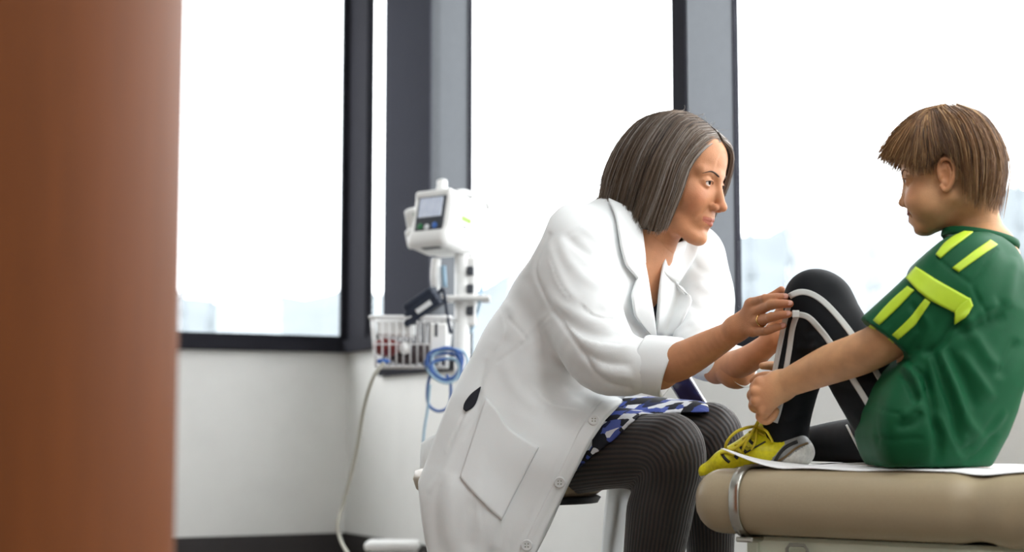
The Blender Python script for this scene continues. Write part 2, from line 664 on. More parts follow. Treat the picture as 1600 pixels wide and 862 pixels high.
class Surf:
    """finished mesh surface on which trims are laid"""
    def __init__(s, V, F):
        s.t = BVHTree.FromPolygons([tuple(p) for p in V.tolist()], F.tolist())
        N = vnormals(V, F)
        s.fn = N[F].mean(1)
    def hit(s, U, V):
        U = np.asarray(U, float); V = np.asarray(V, float)
        shp = U.shape
        U = U.ravel(); V = V.ravel()
        O = Vector((0, 0, CAMZ))
        P = np.zeros((len(U), 3)); N = np.zeros((len(U), 3)); ok = np.zeros(len(U), bool)
        for i in range(len(U)):
            d = W(U[i], V[i], 1.0) - np.array([0, 0, CAMZ])
            h = s.t.ray_cast(O, Vector(d).normalized())
            if h[0] is not None:
                P[i] = h[0]; N[i] = s.fn[h[2]]; ok[i] = True
        if (~ok).any() and ok.any():
            gi = np.where(ok)[0]
            for i in np.where(~ok)[0]:
                j = gi[np.argmin((U[gi] - U[i]) ** 2 + (V[gi] - V[i]) ** 2)]
                P[i] = W(U[i], V[i], P[j][1]); N[i] = N[j]
        N /= np.linalg.norm(N, axis=1)[:, None] + 1e-9
        return P.reshape(*shp, 3), N.reshape(*shp, 3)
def lap(V, F, it=2, lam=0.5):
    E = np.vstack([F[:, [0, 1]], F[:, [1, 2]], F[:, [2, 3]], F[:, [3, 0]]])
    n = len(V)
    deg = np.bincount(E[:, 0], minlength=n) + np.bincount(E[:, 1], minlength=n) + 1e-9
    for i in range(it):
        for l in (lam, -lam * 1.03):
            A = np.stack([np.bincount(E[:, 0], V[E[:, 1], k], n) + np.bincount(E[:, 1], V[E[:, 0], k], n) for k in range(3)], 1)
            V = V + l * (A / deg[:, None] - V)
    return V
def vnormals(V, F):
    a = V[F[:, 2]] - V[F[:, 0]]; b = V[F[:, 3]] - V[F[:, 1]]
    fn = np.cross(a, b)
    N = np.stack([sum(np.bincount(F[:, j], fn[:, k], len(V)) for j in range(4)) for k in range(3)], 1)
    return N / (np.linalg.norm(N, axis=1)[:, None] + 1e-12)
def polydist(U, V, pts):
    P = np.asarray(pts, float)
    d2 = np.full(U.shape, 1e12); side = np.zeros(U.shape); tt = np.zeros(U.shape)
    L = np.r_[0, np.cumsum(np.linalg.norm(np.diff(P, axis=0), axis=1))]
    for i in range(len(P) - 1):
        a, b = P[i], P[i + 1]
        e = b - a
        wx, wy = U - a[0], V - a[1]
        t = np.clip((wx * e[0] + wy * e[1]) / (e @ e), 0, 1)
        q = (wx - t * e[0]) ** 2 + (wy - t * e[1]) ** 2
        m = q < d2
        d2 = np.where(m, q, d2)
        side = np.where(m, np.sign(e[0] * wy - e[1] * wx), side)
        tt = np.where(m, (L[i] + t * (L[i + 1] - L[i])) / L[-1], tt)
    return np.sqrt(d2), side, tt
def folds(V, F, lines, smooth_pts=24):
    """cloth relief: ridges (amp>0) and creases (amp<0) along lines; (points, width px, amp mm[, kind])"""
    N = vnormals(V, F)
    U, Vv = proj(V)
    front = np.clip(-N[:, 1] * 2.0 + 0.3, 0, 1)
    D = np.zeros(len(V))
    for ln in lines:
        pts, wd, amp = ln[:3]
        kind = ln[3] if len(ln) > 3 else 'r'
        P = catmull(pts, smooth_pts) if len(pts) > 2 else np.asarray(pts, float)
        mn = P.min(0) - wd * 4; mx = P.max(0) + wd * 4
        m = (U > mn[0]) & (U < mx[0]) & (Vv > mn[1]) & (Vv < mx[1]) & (front > 0)
        if not m.any():
            continue
        d, sd, t = polydist(U[m], Vv[m], P)
        taper = np.clip(np.minimum(t, 1 - t) * 6, 0, 1) ** 0.7
        if kind == 'r':
            g = np.exp(-(d / wd) ** 2) * taper
        elif kind == 'g':      # seam: even groove along the whole line
            g = np.exp(-(d / wd) ** 2)
        else:                  # 's': folded-over step, raised on one side
            x = d * sd / wd
            g = np.where(x > 0, np.exp(-x * 0.6) * np.clip(x * 4, 0, 1), 0) * taper
        D[m] += g * amp * 0.001
    return V + N * (D * front)[:, None]
def wrinkle(V, F, amp, scale, seed=0):
    N = vnormals(V, F)
    r = np.random.default_rng(seed)
    D = np.zeros(len(V))
    for i in range(10):
        k = r.normal(size=3); k /= np.linalg.norm(k)
        fr = scale * r.uniform(0.6, 1.8)
        k2 = r.normal(size=3) * scale * 0.3
        D += np.sin(V @ (k * fr) + 1.5 * np.sin(V @ k2 + r.uniform(0, 6)) + r.uniform(0, 6))
    return V + N * (D * amp / 10)[:, None]
def strip_on(name, vol, left, right, m, parent=None, n=24, mm=6, off=0.002, thick=0.002, curve=True):
    """trim laid on a modelled surface: between two border lines given as photo points"""
    l = catmull(left, n) if (curve and len(left) > 2) else polyres(left, n)
    r = catmull(right, n) if (curve and len(right) > 2) else polyres(right, n)
    t = np.linspace(0, 1, mm)[None, :, None]
    UV = l[:, None] * (1 - t) + r[:, None] * t
    P, N = vol.hit(UV[..., 0], UV[..., 1])
    G = P + N * off
    for _ in range(2):
        G[1:-1] = 0.5 * G[1:-1] + 0.25 * (G[:-2] + G[2:])
    V, F = sheet_vf(G, N, thick)
    return mesh_obj(name, V, F, m, parent)
def band(line, w):
    """two border lines at +-w/2 px from a centre line"""
    P = catmull(line, 24) if len(line) > 2 else polyres(line, 12)
    T = np.gradient(P, axis=0); T /= np.linalg.norm(T, axis=1)[:, None] + 1e-9
    Nn = np.stack([-T[:, 1], T[:, 0]], 1)
    ws = np.broadcast_to(np.asarray(w, float), (len(P),)) if np.ndim(w) == 0 else np.interp(np.linspace(0, 1, len(P)), np.linspace(0, 1, len(w)), w)
    return P - Nn * ws[:, None] / 2, P + Nn * ws[:, None] / 2

# ================================================================== the room
CX, CY = -0.658, 6.4                       # far corner of the room
DL = np.array([-0.893, -0.450, 0.0])       # along the left wall, away from the corner
DR = np.array([0.450, -0.893, 0.0])        # along the window wall, away from the corner
UP = np.array([0, 0, 1.0])
def RP(a, b, z):
    """a metres along the left wall, b metres along the window wall, height z"""
    return np.array([CX, CY, 0]) + DL * a + DR * b + UP * z
AXR = np.array([DR, -DL, UP])              # along window wall, outwards, up
AXL = np.array([DL, -DR, UP])              # along left wall, outwards, up
CEIL = 2.7
LEN_L, LEN_R = 5.6, 9.0
m_wall = mat('white_wall_paint', srgb(240, 240, 237), rough=0.75, noise=0.03, nscale=6, bump=0.05, bscale=180)
m_ceil = mat('ceiling_paint', srgb(235, 235, 232), rough=0.9, noise=0.02, nscale=12)
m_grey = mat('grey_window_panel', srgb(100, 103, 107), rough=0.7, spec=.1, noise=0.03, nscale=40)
m_dkgrey = mat('shaded_window_panel', srgb(66, 67, 74), rough=0.9, spec=0.0, noise=0.05, nscale=160, stretch=(1, 1, 0.08))  # pillar paint darkened to stand for shade on its front
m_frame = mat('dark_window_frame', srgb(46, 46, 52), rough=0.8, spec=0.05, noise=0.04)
m_base = mat('dark_baseboard_rubber', srgb(52, 48, 48), rough=0.6, noise=0.06)
m_floor = mat('grey_vinyl_floor', srgb(120, 112, 104), rough=0.45, noise=0.12, nscale=30, bump=0.03)

def wbox(side, a0, a1, d0, d1, z0, z1):
    """box on a wall: a along the wall, d outwards, z height"""
    if side == 'r':
        c = RP(0, (a0 + a1) / 2, (z0 + z1) / 2) - DL * (d0 + d1) / 2
        return box_vf(c, (a1 - a0, d1 - d0, z1 - z0), AXR, 0)
    c = RP((a0 + a1) / 2, 0, (z0 + z1) / 2) - DR * (d0 + d1) / 2
    return box_vf(c, (a1 - a0, d1 - d0, z1 - z0), AXL, 0)
def struct(name, parts, m, label, cat='wall'):
    V, F = join(parts)
    return tag(mesh_obj(name, V, F, m, smooth=False), label, cat, kind='structure')

SILL_R, SILL_L, HEAD = 0.82, 0.93, 2.5
O1, P1, O2, M2, O3 = 0.20, 0.372, 0.806, 2.42, 2.485
O3E = 5.6
cfl = RP(LEN_L / 2, LEN_R / 2, -0.05)
struct('floor', [box_vf(cfl, (LEN_R + .6, LEN_L + .6, 0.1), np.array([DR, DL, UP]), 0)], m_floor, 'grey vinyl floor of the examination room', 'floor')
struct('ceiling', [box_vf(RP(LEN_L / 2, LEN_R / 2, CEIL + 0.05), (LEN_R + .6, LEN_L + .6, 0.1), np.array([DR, DL, UP]), 0)], m_ceil, 'white ceiling of the examination room', 'ceiling')
struct('wall_right', [wbox('r', 0, LEN_R, 0, 0.2, 0, SILL_R), wbox('r', 0, P1, 0, 0.2, SILL_R, SILL_L), wbox('r', 0, LEN_R, 0, 0.2, HEAD, CEIL),
                      wbox('r', O3E, LEN_R, 0, 0.2, SILL_R, HEAD)], m_wall, 'white wall under the long row of windows')
struct('wall_left', [wbox('l', 0, LEN_L, 0, 0.2, 0, SILL_L), wbox('l', 0, LEN_L, 0, 0.2, HEAD, CEIL), wbox('l', 3.0, LEN_L, 0, 0.2, SILL_L, HEAD)],
       m_wall, 'pale wall below the far left window')
V_, F_ = box_vf(RP(LEN_L + 0.1, LEN_R / 2, CEIL / 2), (LEN_R + .4, 0.2, CEIL), np.array([DR, DL, UP]), 0)
struct('wall_back', [(V_, F_)], m_wall, 'plain white wall opposite the windows')
V_, F_ = box_vf(RP(LEN_L / 2, LEN_R + 0.1, CEIL / 2), (0.2, LEN_L + .4, CEIL), np.array([DR, DL, UP]), 0)
struct('wall_front', [(V_, F_)], m_wall, 'plain white wall behind the viewer')
struct('baseboard_right', [wbox('r', 0, LEN_R, -0.012, 0.0, 0, 0.185)], m_base, 'dark baseboard along the window wall', 'baseboard')
struct('baseboard_left', [wbox('l', 0, LEN_L, -0.012, 0.0, 0, 0.185)], m_base, 'dark baseboard along the left wall', 'baseboard')
struct('trim_1', [wbox('l', 0, 3.0, -0.035, 0.2, SILL_L - 0.035, SILL_L + 0.012), wbox('r', 0, P1, -0.035, 0.2, SILL_L - 0.035, SILL_L + 0.012)],
       m_frame, 'dark window sill running round the far corner', 'window sill')
struct('trim_2', [wbox('r', P1, O3E, -0.02, 0.2, SILL_R - 0.03, SILL_R + 0.008)], m_frame, 'dark window sill of the long window wall', 'window sill')
struct('trim_3', [wbox('r', 0.0, O1, -0.004, 0.025, SILL_L, HEAD)], m_frame, 'dark corner post between the two window walls', 'post')
struct('trim_4', [wbox('r', P1, O2, 0.0, 0.04, SILL_R, HEAD)], m_dkgrey, 'shade-darkened front of the wide window pillar', 'pillar')
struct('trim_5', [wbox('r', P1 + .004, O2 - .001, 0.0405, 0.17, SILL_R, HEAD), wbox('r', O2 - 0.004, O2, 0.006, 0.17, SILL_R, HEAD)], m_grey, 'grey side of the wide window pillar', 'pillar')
struct('trim_6', [wbox('r', M2, O3, 0.0, 0.03, SILL_R, HEAD)], m_frame, 'dark narrow front of the window mullion', 'mullion')  # dark frame colour stands for shade on the mullion front
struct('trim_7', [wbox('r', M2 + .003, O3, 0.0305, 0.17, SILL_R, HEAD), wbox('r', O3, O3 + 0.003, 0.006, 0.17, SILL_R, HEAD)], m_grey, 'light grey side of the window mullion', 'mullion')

def glass_mat():
    m = bpy.data.materials.new('window_glass')
    m.use_nodes = True
    nt = m.node_tree
    nt.nodes.clear()
    o = nt.nodes.new('ShaderNodeOutputMaterial')
    mx = nt.nodes.new('ShaderNodeMixShader')
    t = nt.nodes.new('ShaderNodeBsdfTransparent')
    t.inputs[0].default_value = (0.985, 0.99, 0.99, 1)
    g = nt.nodes.new('ShaderNodeBsdfGlossy')
    g.inputs['Roughness'].default_value = 0.02
    mx.inputs[0].default_value = 0.04
    nt.links.new(t.outputs[0], mx.inputs[1])
    nt.links.new(g.outputs[0], mx.inputs[2])
    nt.links.new(mx.outputs[0], o.inputs[0])
    return m
m_glass = glass_mat()
def window(name, side, a0, a1, z0, label, d=.15, fw=.006):
    fr = [wbox(side, a0, a0 + fw, d, d + .018, z0, HEAD), wbox(side, a1 - fw, a1, d, d + .018, z0, HEAD),
          wbox(side, a0 + fw, a1 - fw, d, d + .018, z0, z0 + .02), wbox(side, a0 + fw, a1 - fw, d, d + .018, HEAD - .03, HEAD)]
    V, F = join(fr)
    o = tag(mesh_obj(name, V, F, m_frame, smooth=False), label, 'window', kind='structure')
    V, F = wbox(side, a0 + fw, a1 - fw, d + .006, d + .012, z0 + .02, HEAD - .03)
    mesh_obj('pane', V, F, m_glass, o, smooth=False)
    return o
window('window_1', 'l', 0.0, 3.0, SILL_L + .012, 'large bright window in the far left wall', .0, .03)
window('window_2', 'r', O1, P1, SILL_L + .012, 'narrow window strip between corner post and pillar', .005)
window('window_3', 'r', O2, M2, SILL_R + .008, 'bright window behind the woman in the white coat')
window('window_4', 'r', O3, O3E, SILL_R + .008, 'bright window behind the boy in green')

# ceiling panels: unseen lamps added as front fill, above and behind the viewer
m_fill = mat('fill_panel_diffuser', (0.95, 0.98, 1.0), emit=CEIL_POWER)
m_fillf = mat('fill_panel_frame', srgb(230, 230, 230), rough=0.4)
for i, (a, b) in enumerate(CEIL_FILL):
    e = empty('ceiling_fill', RP(a, b, CEIL))
    tag(e, 'unseen ceiling panel added to fill the examination room with light', 'ceiling light', 'added ceiling fill panels')
    axl = np.array([DR, DL, UP])
    box('diffuser', RP(a, b, CEIL - 0.012), (1.16, 0.56, 0.01), m_fill, e, axl, 0)
    V, F = join([box_vf(RP(a + sx * .29, b, CEIL - 0.01), (1.2, .02, .02), axl, 0) for sx in (-1, 1)] +
                [box_vf(RP(a, b + sx * .59, CEIL - 0.01), (.02, .56, .02), axl, 0) for sx in (-1, 1)])
    mesh_obj('frame', V, F, m_fillf, e, smooth=False)

# ------------------------------------------------------------------ outside: pale hill and conifers in the overexposed daylight
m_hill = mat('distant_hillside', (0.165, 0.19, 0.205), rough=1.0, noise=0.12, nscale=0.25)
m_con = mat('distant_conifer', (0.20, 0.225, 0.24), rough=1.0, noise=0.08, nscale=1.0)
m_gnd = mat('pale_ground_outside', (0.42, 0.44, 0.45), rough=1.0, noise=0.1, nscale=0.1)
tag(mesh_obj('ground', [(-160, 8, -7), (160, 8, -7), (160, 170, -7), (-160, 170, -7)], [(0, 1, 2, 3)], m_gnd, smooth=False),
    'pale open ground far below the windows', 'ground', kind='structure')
def ridge(name, Y, prof, thick, label):
    us = np.linspace(prof[0][0], prof[-1][0], 90)
    hv = np.interp(us, [p[0] for p in prof], [p[1] for p in prof])
    hv = hv + 5 * np.sin(us * 0.043) + 3 * np.sin(us * 0.11 + 1) + 2 * np.sin(us * .31)
    V, F = [], []
    for u, v in zip(us, hv):
        p = W(u, v, Y)
        top = p[2]
        V += [(p[0], Y - thick, -7.1), (p[0], Y - thick * .45, -7 + (top + 7) * .62), (p[0], Y, top), (p[0], Y + thick, -7.1)]
    for i in range(len(us) - 1):
        for k in range(3):
            a = i * 4 + k
            F.append((a, a + 4, a + 5, a + 1))
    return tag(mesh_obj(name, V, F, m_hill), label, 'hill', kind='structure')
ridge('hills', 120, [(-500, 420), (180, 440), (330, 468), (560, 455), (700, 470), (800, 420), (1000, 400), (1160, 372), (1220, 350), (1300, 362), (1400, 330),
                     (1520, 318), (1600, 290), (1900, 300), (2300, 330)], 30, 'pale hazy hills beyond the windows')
def conifer_vf(h, seed):
    r = random.Random(seed)
    parts = [lathe_vf([(0.14, 0), (0.05, h * .9)], (0, 0, 0), 6)]
    z = h * .12
    while z < h * .97:
        rad = (h - z) * .24 * r.uniform(.8, 1.15) + .1
        V, F = lathe_vf([(rad, 0), (rad * .55, h * .06), (0.02, h * .16)], (0, 0, z), 9)
        V = V + np.array([[r.uniform(-.08, .08) * rad, r.uniform(-.08, .08) * rad, r.uniform(-.1, .1) * rad] for _ in V])
        parts.append((V, F))
        z += h * .075
    return join(parts)
con = [conifer_vf(9, s) for s in range(3)]
conm = [None] * 3
trees = [(252, 440, 66), (284, 430, 78), (330, 456, 92), (1172, 358, 70), (1236, 344, 84), (1362, 322, 72), (1592, 275, 80)]
where = ['by the brown door edge in the left window', 'second from the brown door edge, tallest in the left window', 'rightmost in the left window',
         'just right of the grey mullion', 'between the mullion and the knee', 'left of the boy\'s fringe', 'at the right edge behind the boy\'s neck']
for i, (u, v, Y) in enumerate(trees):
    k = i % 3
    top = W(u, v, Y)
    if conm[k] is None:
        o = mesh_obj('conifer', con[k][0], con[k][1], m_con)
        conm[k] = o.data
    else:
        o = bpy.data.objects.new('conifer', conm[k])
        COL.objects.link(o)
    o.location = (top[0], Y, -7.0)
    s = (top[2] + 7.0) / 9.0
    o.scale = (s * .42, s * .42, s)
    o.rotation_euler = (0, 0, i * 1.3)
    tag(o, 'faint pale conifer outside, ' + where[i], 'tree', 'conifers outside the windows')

# ------------------------------------------------------------------ brown door edge close to the viewer
m_wood = mat('brown_wood_veneer', srgb(122, 65, 22), rough=0.6, noise=0.10, nscale=9, bump=0.04, bscale=30, stretch=(6, 6, 0.6), spec=.3)
prof = []
ex, ey = W(266, 431, 1.3)[0], 1.3
Rr = 0.22
pts2 = []
for k in range(15):                       # broad rounded leading edge
    t = math.radians(-96 + k * 12)
    pts2.append((ex - Rr + Rr * math.cos(t), ey + 0.02 + 0.9 * Rr * math.sin(t)))
pts2 += [(ex - 1.1, pts2[-1][1] + 0.02), (ex - 1.1, pts2[0][1] - 0.06)]
V_ = [(x, y, z) for z in (0.004, 2.2) for x, y in pts2]
n_ = len(pts2)
F_ = [(i, (i + 1) % n_, n_ + (i + 1) % n_, n_ + i) for i in range(n_)] + [tuple(range(n_ - 1, -1, -1)), tuple(range(n_, 2 * n_))]
o_ = mesh_obj('door_1', V_, F_, m_wood, smooth=False)
for p in o_.data.polygons:
    p.use_smooth = len(p.vertices) == 4
o_.data.set_sharp_from_angle(angle=math.radians(40))
tag(o_, 'brown wooden door edge blurred in the left foreground', 'door', kind='structure')

# ================================================================== examination table
TA = np.array([math.cos(math.radians(38)), -math.sin(math.radians(38)), 0])     # along the table, towards its head end
TB = np.array([math.sin(math.radians(38)), math.cos(math.radians(38)), 0])      # across, away from the viewer
T0 = np.array([0.277, 2.595, 0])                                                # near corner of the foot end
AXT = np.array([TA, TB, UP])
def TP(a, b, z):
    return T0 + TA * a + TB * b + UP * z
ZT, ZB = 0.522, 0.418
TW = 0.54
m_vinyl = mat('beige_vinyl', srgb(172, 156, 127), rough=0.34, noise=0.03, nscale=300, bump=0.06, bscale=420)
m_chrome = mat('brushed_strap_metal', srgb(190, 188, 180), rough=0.25, metal=1.0)
m_tbase = mat('pale_green_enamel', srgb(214, 220, 200), rough=0.35, noise=0.02)
m_handle = mat('grey_handle_plastic', srgb(150, 150, 138), rough=0.4)
m_paper = mat('white_table_paper', srgb(246, 246, 246), rough=0.8, bump=0.15, bscale=40)
table = empty('examination_table', TP(0.6, TW / 2, 0))
tag(table, 'beige padded examination table with metal strap, boy sitting on it', 'table')
tv = Vol(np.array([TP(0, 0, 0)[0] - .05, TP(1.15, 0, 0)[1] - .06, ZB - .03]), np.array([TP(1.2, TW, 0)[0] + .06, TP(0, TW, 0)[1] + .06, ZT + .10]), 0.0065)
S1 = 0.484
tv.rbox(TP(S1 / 2, TW / 2, (ZT + ZB) / 2), (S1 / 2, TW / 2, (ZT - ZB) / 2), 0.048, AXT)
# second (back-rest) pad starts after the dip and rises slightly
axp = np.array([TA * math.cos(.10) + UP * math.sin(.10), TB, UP * math.cos(.10) - TA * math.sin(.10)])
tv.rbox(TP(S1 + 0.19, TW / 2, (ZT + ZB) / 2 + .012), (0.20, TW / 2, (ZT - ZB) / 2 + .002), 0.05, axp, k=0.05)
V_, F_ = tv.mesh(2)
cush = mesh_obj('cushion', V_, F_, m_vinyl, table)
# metal strap
ring = []
a0, sw = 0.092, 0.018
def cush_sec(a, grow):
    """closed outline of the pad section at station a"""
    r = 0.048
    hw, hh = TW / 2 + grow, (ZT - ZB) / 2 + grow
    out = []
    for cx_, cz_, t0 in ((hw - r, hh - r, 0), (-hw + r, hh - r, 90), (-hw + r, -hh + r, 180), (hw - r, -hh + r, 270)):
        for k in range(9):
            t = math.radians(t0 + k * 90 / 8)
            out.append(TP(a, TW / 2 + cx_ + r * math.cos(t), (ZT + ZB) / 2 + cz_ + r * math.sin(t)))
    return np.array(out)
G = [cush_sec(a0 - sw / 2, .0008), cush_sec(a0 - sw / 2, .0036), cush_sec(a0 - sw / 2 + .002, .0046), cush_sec(a0 + sw / 2 - .002, .0046), cush_sec(a0 + sw / 2, .0036), cush_sec(a0 + sw / 2, .0008)]
n_ = len(G[0])
F_ = [(i * n_ + k, i * n_ + (k + 1) % n_, ((i + 1) % 6) * n_ + (k + 1) % n_, ((i + 1) % 6) * n_ + k) for i in range(6) for k in range(n_)]
mesh_obj('strap', np.vstack(G), F_, m_chrome, table)
box('strap_buckle', TP(a0 + .01, 0.03, ZB - .006), (.03, .04, .008), m_chrome, table, AXT, .002)
# base cabinet
base_ = box('base', TP(0.085 + .37, TW / 2, (ZB - .002 + .06) / 2 + .0), (.74, TW - .09, ZB - .062), m_tbase, table, AXT, .006)
box('plinth', TP(0.16 + .3, TW / 2, .03), (.6, TW - .16, .06), m_base, table, AXT, .004)
V_, F_ = join([box_vf(TP(.1, .0435, ZB - .045), (.02, .008, .07), AXT, .002)])
mesh_obj('hinge', V_, F_, m_tbase, table, smooth=False)
dr_ = box('drawer', TP(.15 + .27, .042, .225), (.5, .010, .27), m_tbase, table, AXT, .003)
hp = [TP(.165, .040, ZB - .055), TP(.165, .034, ZB - .018), TP(.170, .034, ZB - .012), TP(.195, .034, ZB - .012), TP(.20, .034, ZB - .018), TP(.20, .040, ZB - .055)]
tube('handle', hp, .0028, m_handle, dr_, sides=8)
# paper sheet over the pad, its end curling up
pap = empty('table_paper', TP(.4, TW / 2, ZT))
tag(pap, 'white disposable paper sheet on the beige table, end curled up', 'paper')
na, nb = 70, 40
aa = np.linspace(0.045, 0.84, na)
bb = np.linspace(0.034, TW - .06, nb)
G = np.zeros((na, nb, 3))
# height of the pad under every point of the sheet
A2, B2 = np.meshgrid(aa, bb, indexing='ij')
XY = T0[None, None, :] + A2[..., None] * TA + B2[..., None] * TB
pad_top = np.full(A2.shape, ZB)
for z in np.arange(ZT + .09, ZB, -.001):
    Q = XY.copy(); Q[..., 2] = z
    m_ = (tv.sample(Q) < 0) & (pad_top <= ZB)
    pad_top[m_] = z
for _ in range(6):
    pad_top[1:-1] = np.maximum(pad_top[1:-1], .5 * pad_top[1:-1] + .25 * (pad_top[:-2] + pad_top[2:]))
for i, a in enumerate(aa):
    for j, b in enumerate(bb):
        e = b - bb[0]
        z = pad_top[i, j] + .0028
        z += .0016 * math.sin(a * 37 + b * 9) * math.sin(b * 21 + a * 5) + .0016
        c = max(0.0, (0.165 - a) / 0.12) * max(0.0, 1 - e / 0.22)          # curled near corner of the foot end
        z += .030 * c ** 1.4
        bend = -.028 * c ** 1.5
        bo = 0.0
        G[i, j] = TP(a + .02 * c, b + bend + bo * .6, z)
V_, F_ = sheet_vf(G, np.tile(UP, (na, nb, 1)), .0007)
mesh_obj('sheet', V_, F_, m_paper, pap)

# ================================================================== stool
m_seat = mat('tan_stool_vinyl', srgb(160, 142, 116), rough=0.4, bump=0.04, bscale=200)
m_black = mat('black_plastic', srgb(28, 28, 30), rough=0.45)
SX, SY = W(797, 745, 3.12)[0], 3.12
stool = empty('stool', (SX, SY, 0))
tag(stool, 'round tan swivel stool the woman sits on', 'stool')
zs = 0.512
lathe('seat', [(.02, -.052), (.165, -.052), (.182, -.040), (.188, -.022), (.184, -.006), (.165, .0), (.02, .002)], (SX, SY, zs), m_seat, stool, 40)
lathe('seat_plate', [(.02, -.066), (.17, -.066), (.176, -.056), (.17, -.0525), (.02, -.0525)], (SX, SY, zs), m_black, stool, 40)
lathe('post', [(.026, .07), (.026, .22), (.017, .222), (.017, zs - .066)], (SX, SY, 0), m_chrome, stool, 20)
for k in range(5):
    t = k * 2 * math.pi / 5 + .3
    d = np.array([math.cos(t), math.sin(t), 0])
    c0 = np.array([SX, SY, 0])
    lg = tube('base_leg', [c0 + UP * .09, c0 + d * .14 + UP * .085, c0 + d * .27 + UP * .068], [.018, .016, .012], m_chrome, stool, n=8)
    w = np.cross(d, UP)
    V_, F_ = join([lathe_vf([(.008, -.02), (.026, -.018), (.026, -.004), (.008, -.003)], c0 + d * .27 + UP * .027, 16, w),
                   lathe_vf([(.008, .003), (.026, .004), (.026, .018), (.008, .02)], c0 + d * .27 + UP * .027, 16, w),
                   lathe_vf([(.007, 0), (.007, .03)], c0 + d * .27 + UP * .035, 10)])
    mesh_obj('caster', V_, F_, m_black, lg)

# ================================================================== vital-signs monitor on a rolling stand
YM = 4.6
m_dev = mat('white_device_plastic', srgb(238, 238, 236), rough=0.4, noise=0.01)
m_bezel = mat('dark_screen_bezel', srgb(58, 62, 70), rough=0.35)
m_green = mat('green_plastic', srgb(40, 120, 70), rough=0.5)
m_lime = mat('lime_logo_ink', srgb(150, 205, 80), rough=0.6)
m_bluep = mat('blue_plastic', srgb(60, 110, 190), rough=0.45)
m_hose = mat('blue_hose_rubber', srgb(50, 92, 160), rough=0.45)
m_grayc = mat('light_blue_cable', srgb(150, 180, 200), rough=0.5)
m_cuff = mat('navy_cuff_nylon', srgb(34, 42, 58), rough=0.7, noise=0.15, nscale=90)
m_print = mat('white_print', srgb(225, 228, 230), rough=0.7)
m_wire = mat('white_coated_wire', srgb(236, 236, 236), rough=0.35)
def screen_mat():
    m = mat('lit_monitor_screen', (0.55, 0.60, 0.70), rough=0.25)
    nt = m.node_tree
    b = nt.nodes['Principled BSDF']
    tc = nt.nodes.new('ShaderNodeTexCoord')
    br = nt.nodes.new('ShaderNodeTexBrick')
    br.inputs['Scale'].default_value = 3.2
    br.inputs['Color1'].default_value = (.52, .57, .68, 1)
    br.inputs['Color2'].default_value = (.62, .66, .74, 1)
    br.inputs['Mortar'].default_value = (.35, .40, .52, 1)
    nt.links.new(tc.outputs['Generated'], br.inputs['Vector'])
    nt.links.new(br.outputs[0], b.inputs['Base Color'])
    nt.links.new(br.outputs[0], b.inputs['Emission Color'])
    b.inputs['Emission Strength'].default_value = 0.25
    return m
m_screen = screen_mat()
PX, PY = W(722, 500, YM)[0], YM
mon = empty('vital_signs_monitor', (PX, PY, 0))
tag(mon, 'white vital signs monitor on a rolling stand with wire basket', 'medical monitor')
# head: yawed to the left, leaning back
fd = np.array([-.60, -.78, .20]); fd /= np.linalg.norm(fd)
hd = np.cross(fd, UP); hd /= np.linalg.norm(hd)          # horizontal axis of the front
if hd[0] < 0: hd = -hd
vd = np.cross(hd, fd); vd = vd if vd[2] > 0 else -vd
AXM = np.array([hd, -fd, vd])
mc = W(696, 352, YM)
def MP(h, d, v):
    """point on the monitor head: h right on the front, d behind the front face, v up"""
    return mc + hd * h + fd * (-d) + vd * v
mv = Vol(mc - .2, mc + .2, 0.004)
mv.rbox(MP(0, 0, 0), (.073, .074, .078), .022, AXM)
mv.rbox(MP(0, -.03, -.062), (.07, .05, .022), .018, AXM, k=.02)
mv.rbox(MP(.0, .0, .074), (.066, .078, .012), .01, AXM, k=.01)
V_, F_ = mv.mesh(2)
head_ = mesh_obj('monitor_body', V_, F_, m_dev, mon)
box('screen_bezel', MP(.004, -.0745, .008), (.104, .006, .112), m_bezel, head_, AXM, .002)
box('screen', MP(.004, -.079, .030), (.086, .004, .058), m_screen, mon, AXM, .001)
for k, (hx, vz, mm) in enumerate(((-.026, -.026, m_green), (0, -.03, m_print), (.028, -.026, m_bluep))):
    lathe('button', [(.009, 0), (.009, .003), (.007, .005)], MP(hx, -.0775, vz), mm, head_, 14, fd)
tube('carry_handle', [MP(.05, -.03, .086), MP(.062, 0, .094), MP(.066, .05, .096), MP(.062, .10, .094), MP(.05, .12, .088)], .009, m_dev, mon, n=16)
box('side_logo', MP(.0735, .004, .012), (.0015, .042, .014), m_lime, head_, AXM, 0)
box('side_print', MP(.0735, .0, -.012), (.0015, .012, .006), m_bezel, head_, AXM, 0)
# probe holder on the left side of the head
pv = Vol(MP(-.1, 0, 0) - .12, MP(-.1, 0, 0) + .12, .004)
axq = np.array([hd, -fd * .88 + vd * .47, vd * .88 + fd * .47])
pv.rbox(MP(-.088, -.042, .006), (.016, .022, .04), .012, axq)
pv.rbox(MP(-.078, -.05, -.05), (.014, .016, .03), .012, axq)
V_, F_ = pv.mesh(1)
mesh_obj('probe_holder', V_, F_, m_dev, mon)
box('green_latch', MP(-.069, -.05, .004), (.010, .012, .05), m_green, mon, axq, .003)
box('dock_slot', MP(.01, -.055, -.082), (.07, .02, .010), m_bezel, mon, AXM, .002)
# thermometer cover box / bottle on top
bt = empty('spray_bottle', MP(-.028, .0, .088))
tag(bt, 'small white bottle with blue label standing on the monitor', 'bottle')
p0 = MP(-.028, .0, .0868)
lathe('bottle_body', [(.0165, 0), (.018, .004), (.018, .026), (.015, .034), (.0155, .044), (.014, .052), (.006, .055)], p0, m_dev, bt, 20)
lathe('bottle_label', [(.0184, .006), (.0184, .018)], p0, m_bluep, bt, 20)
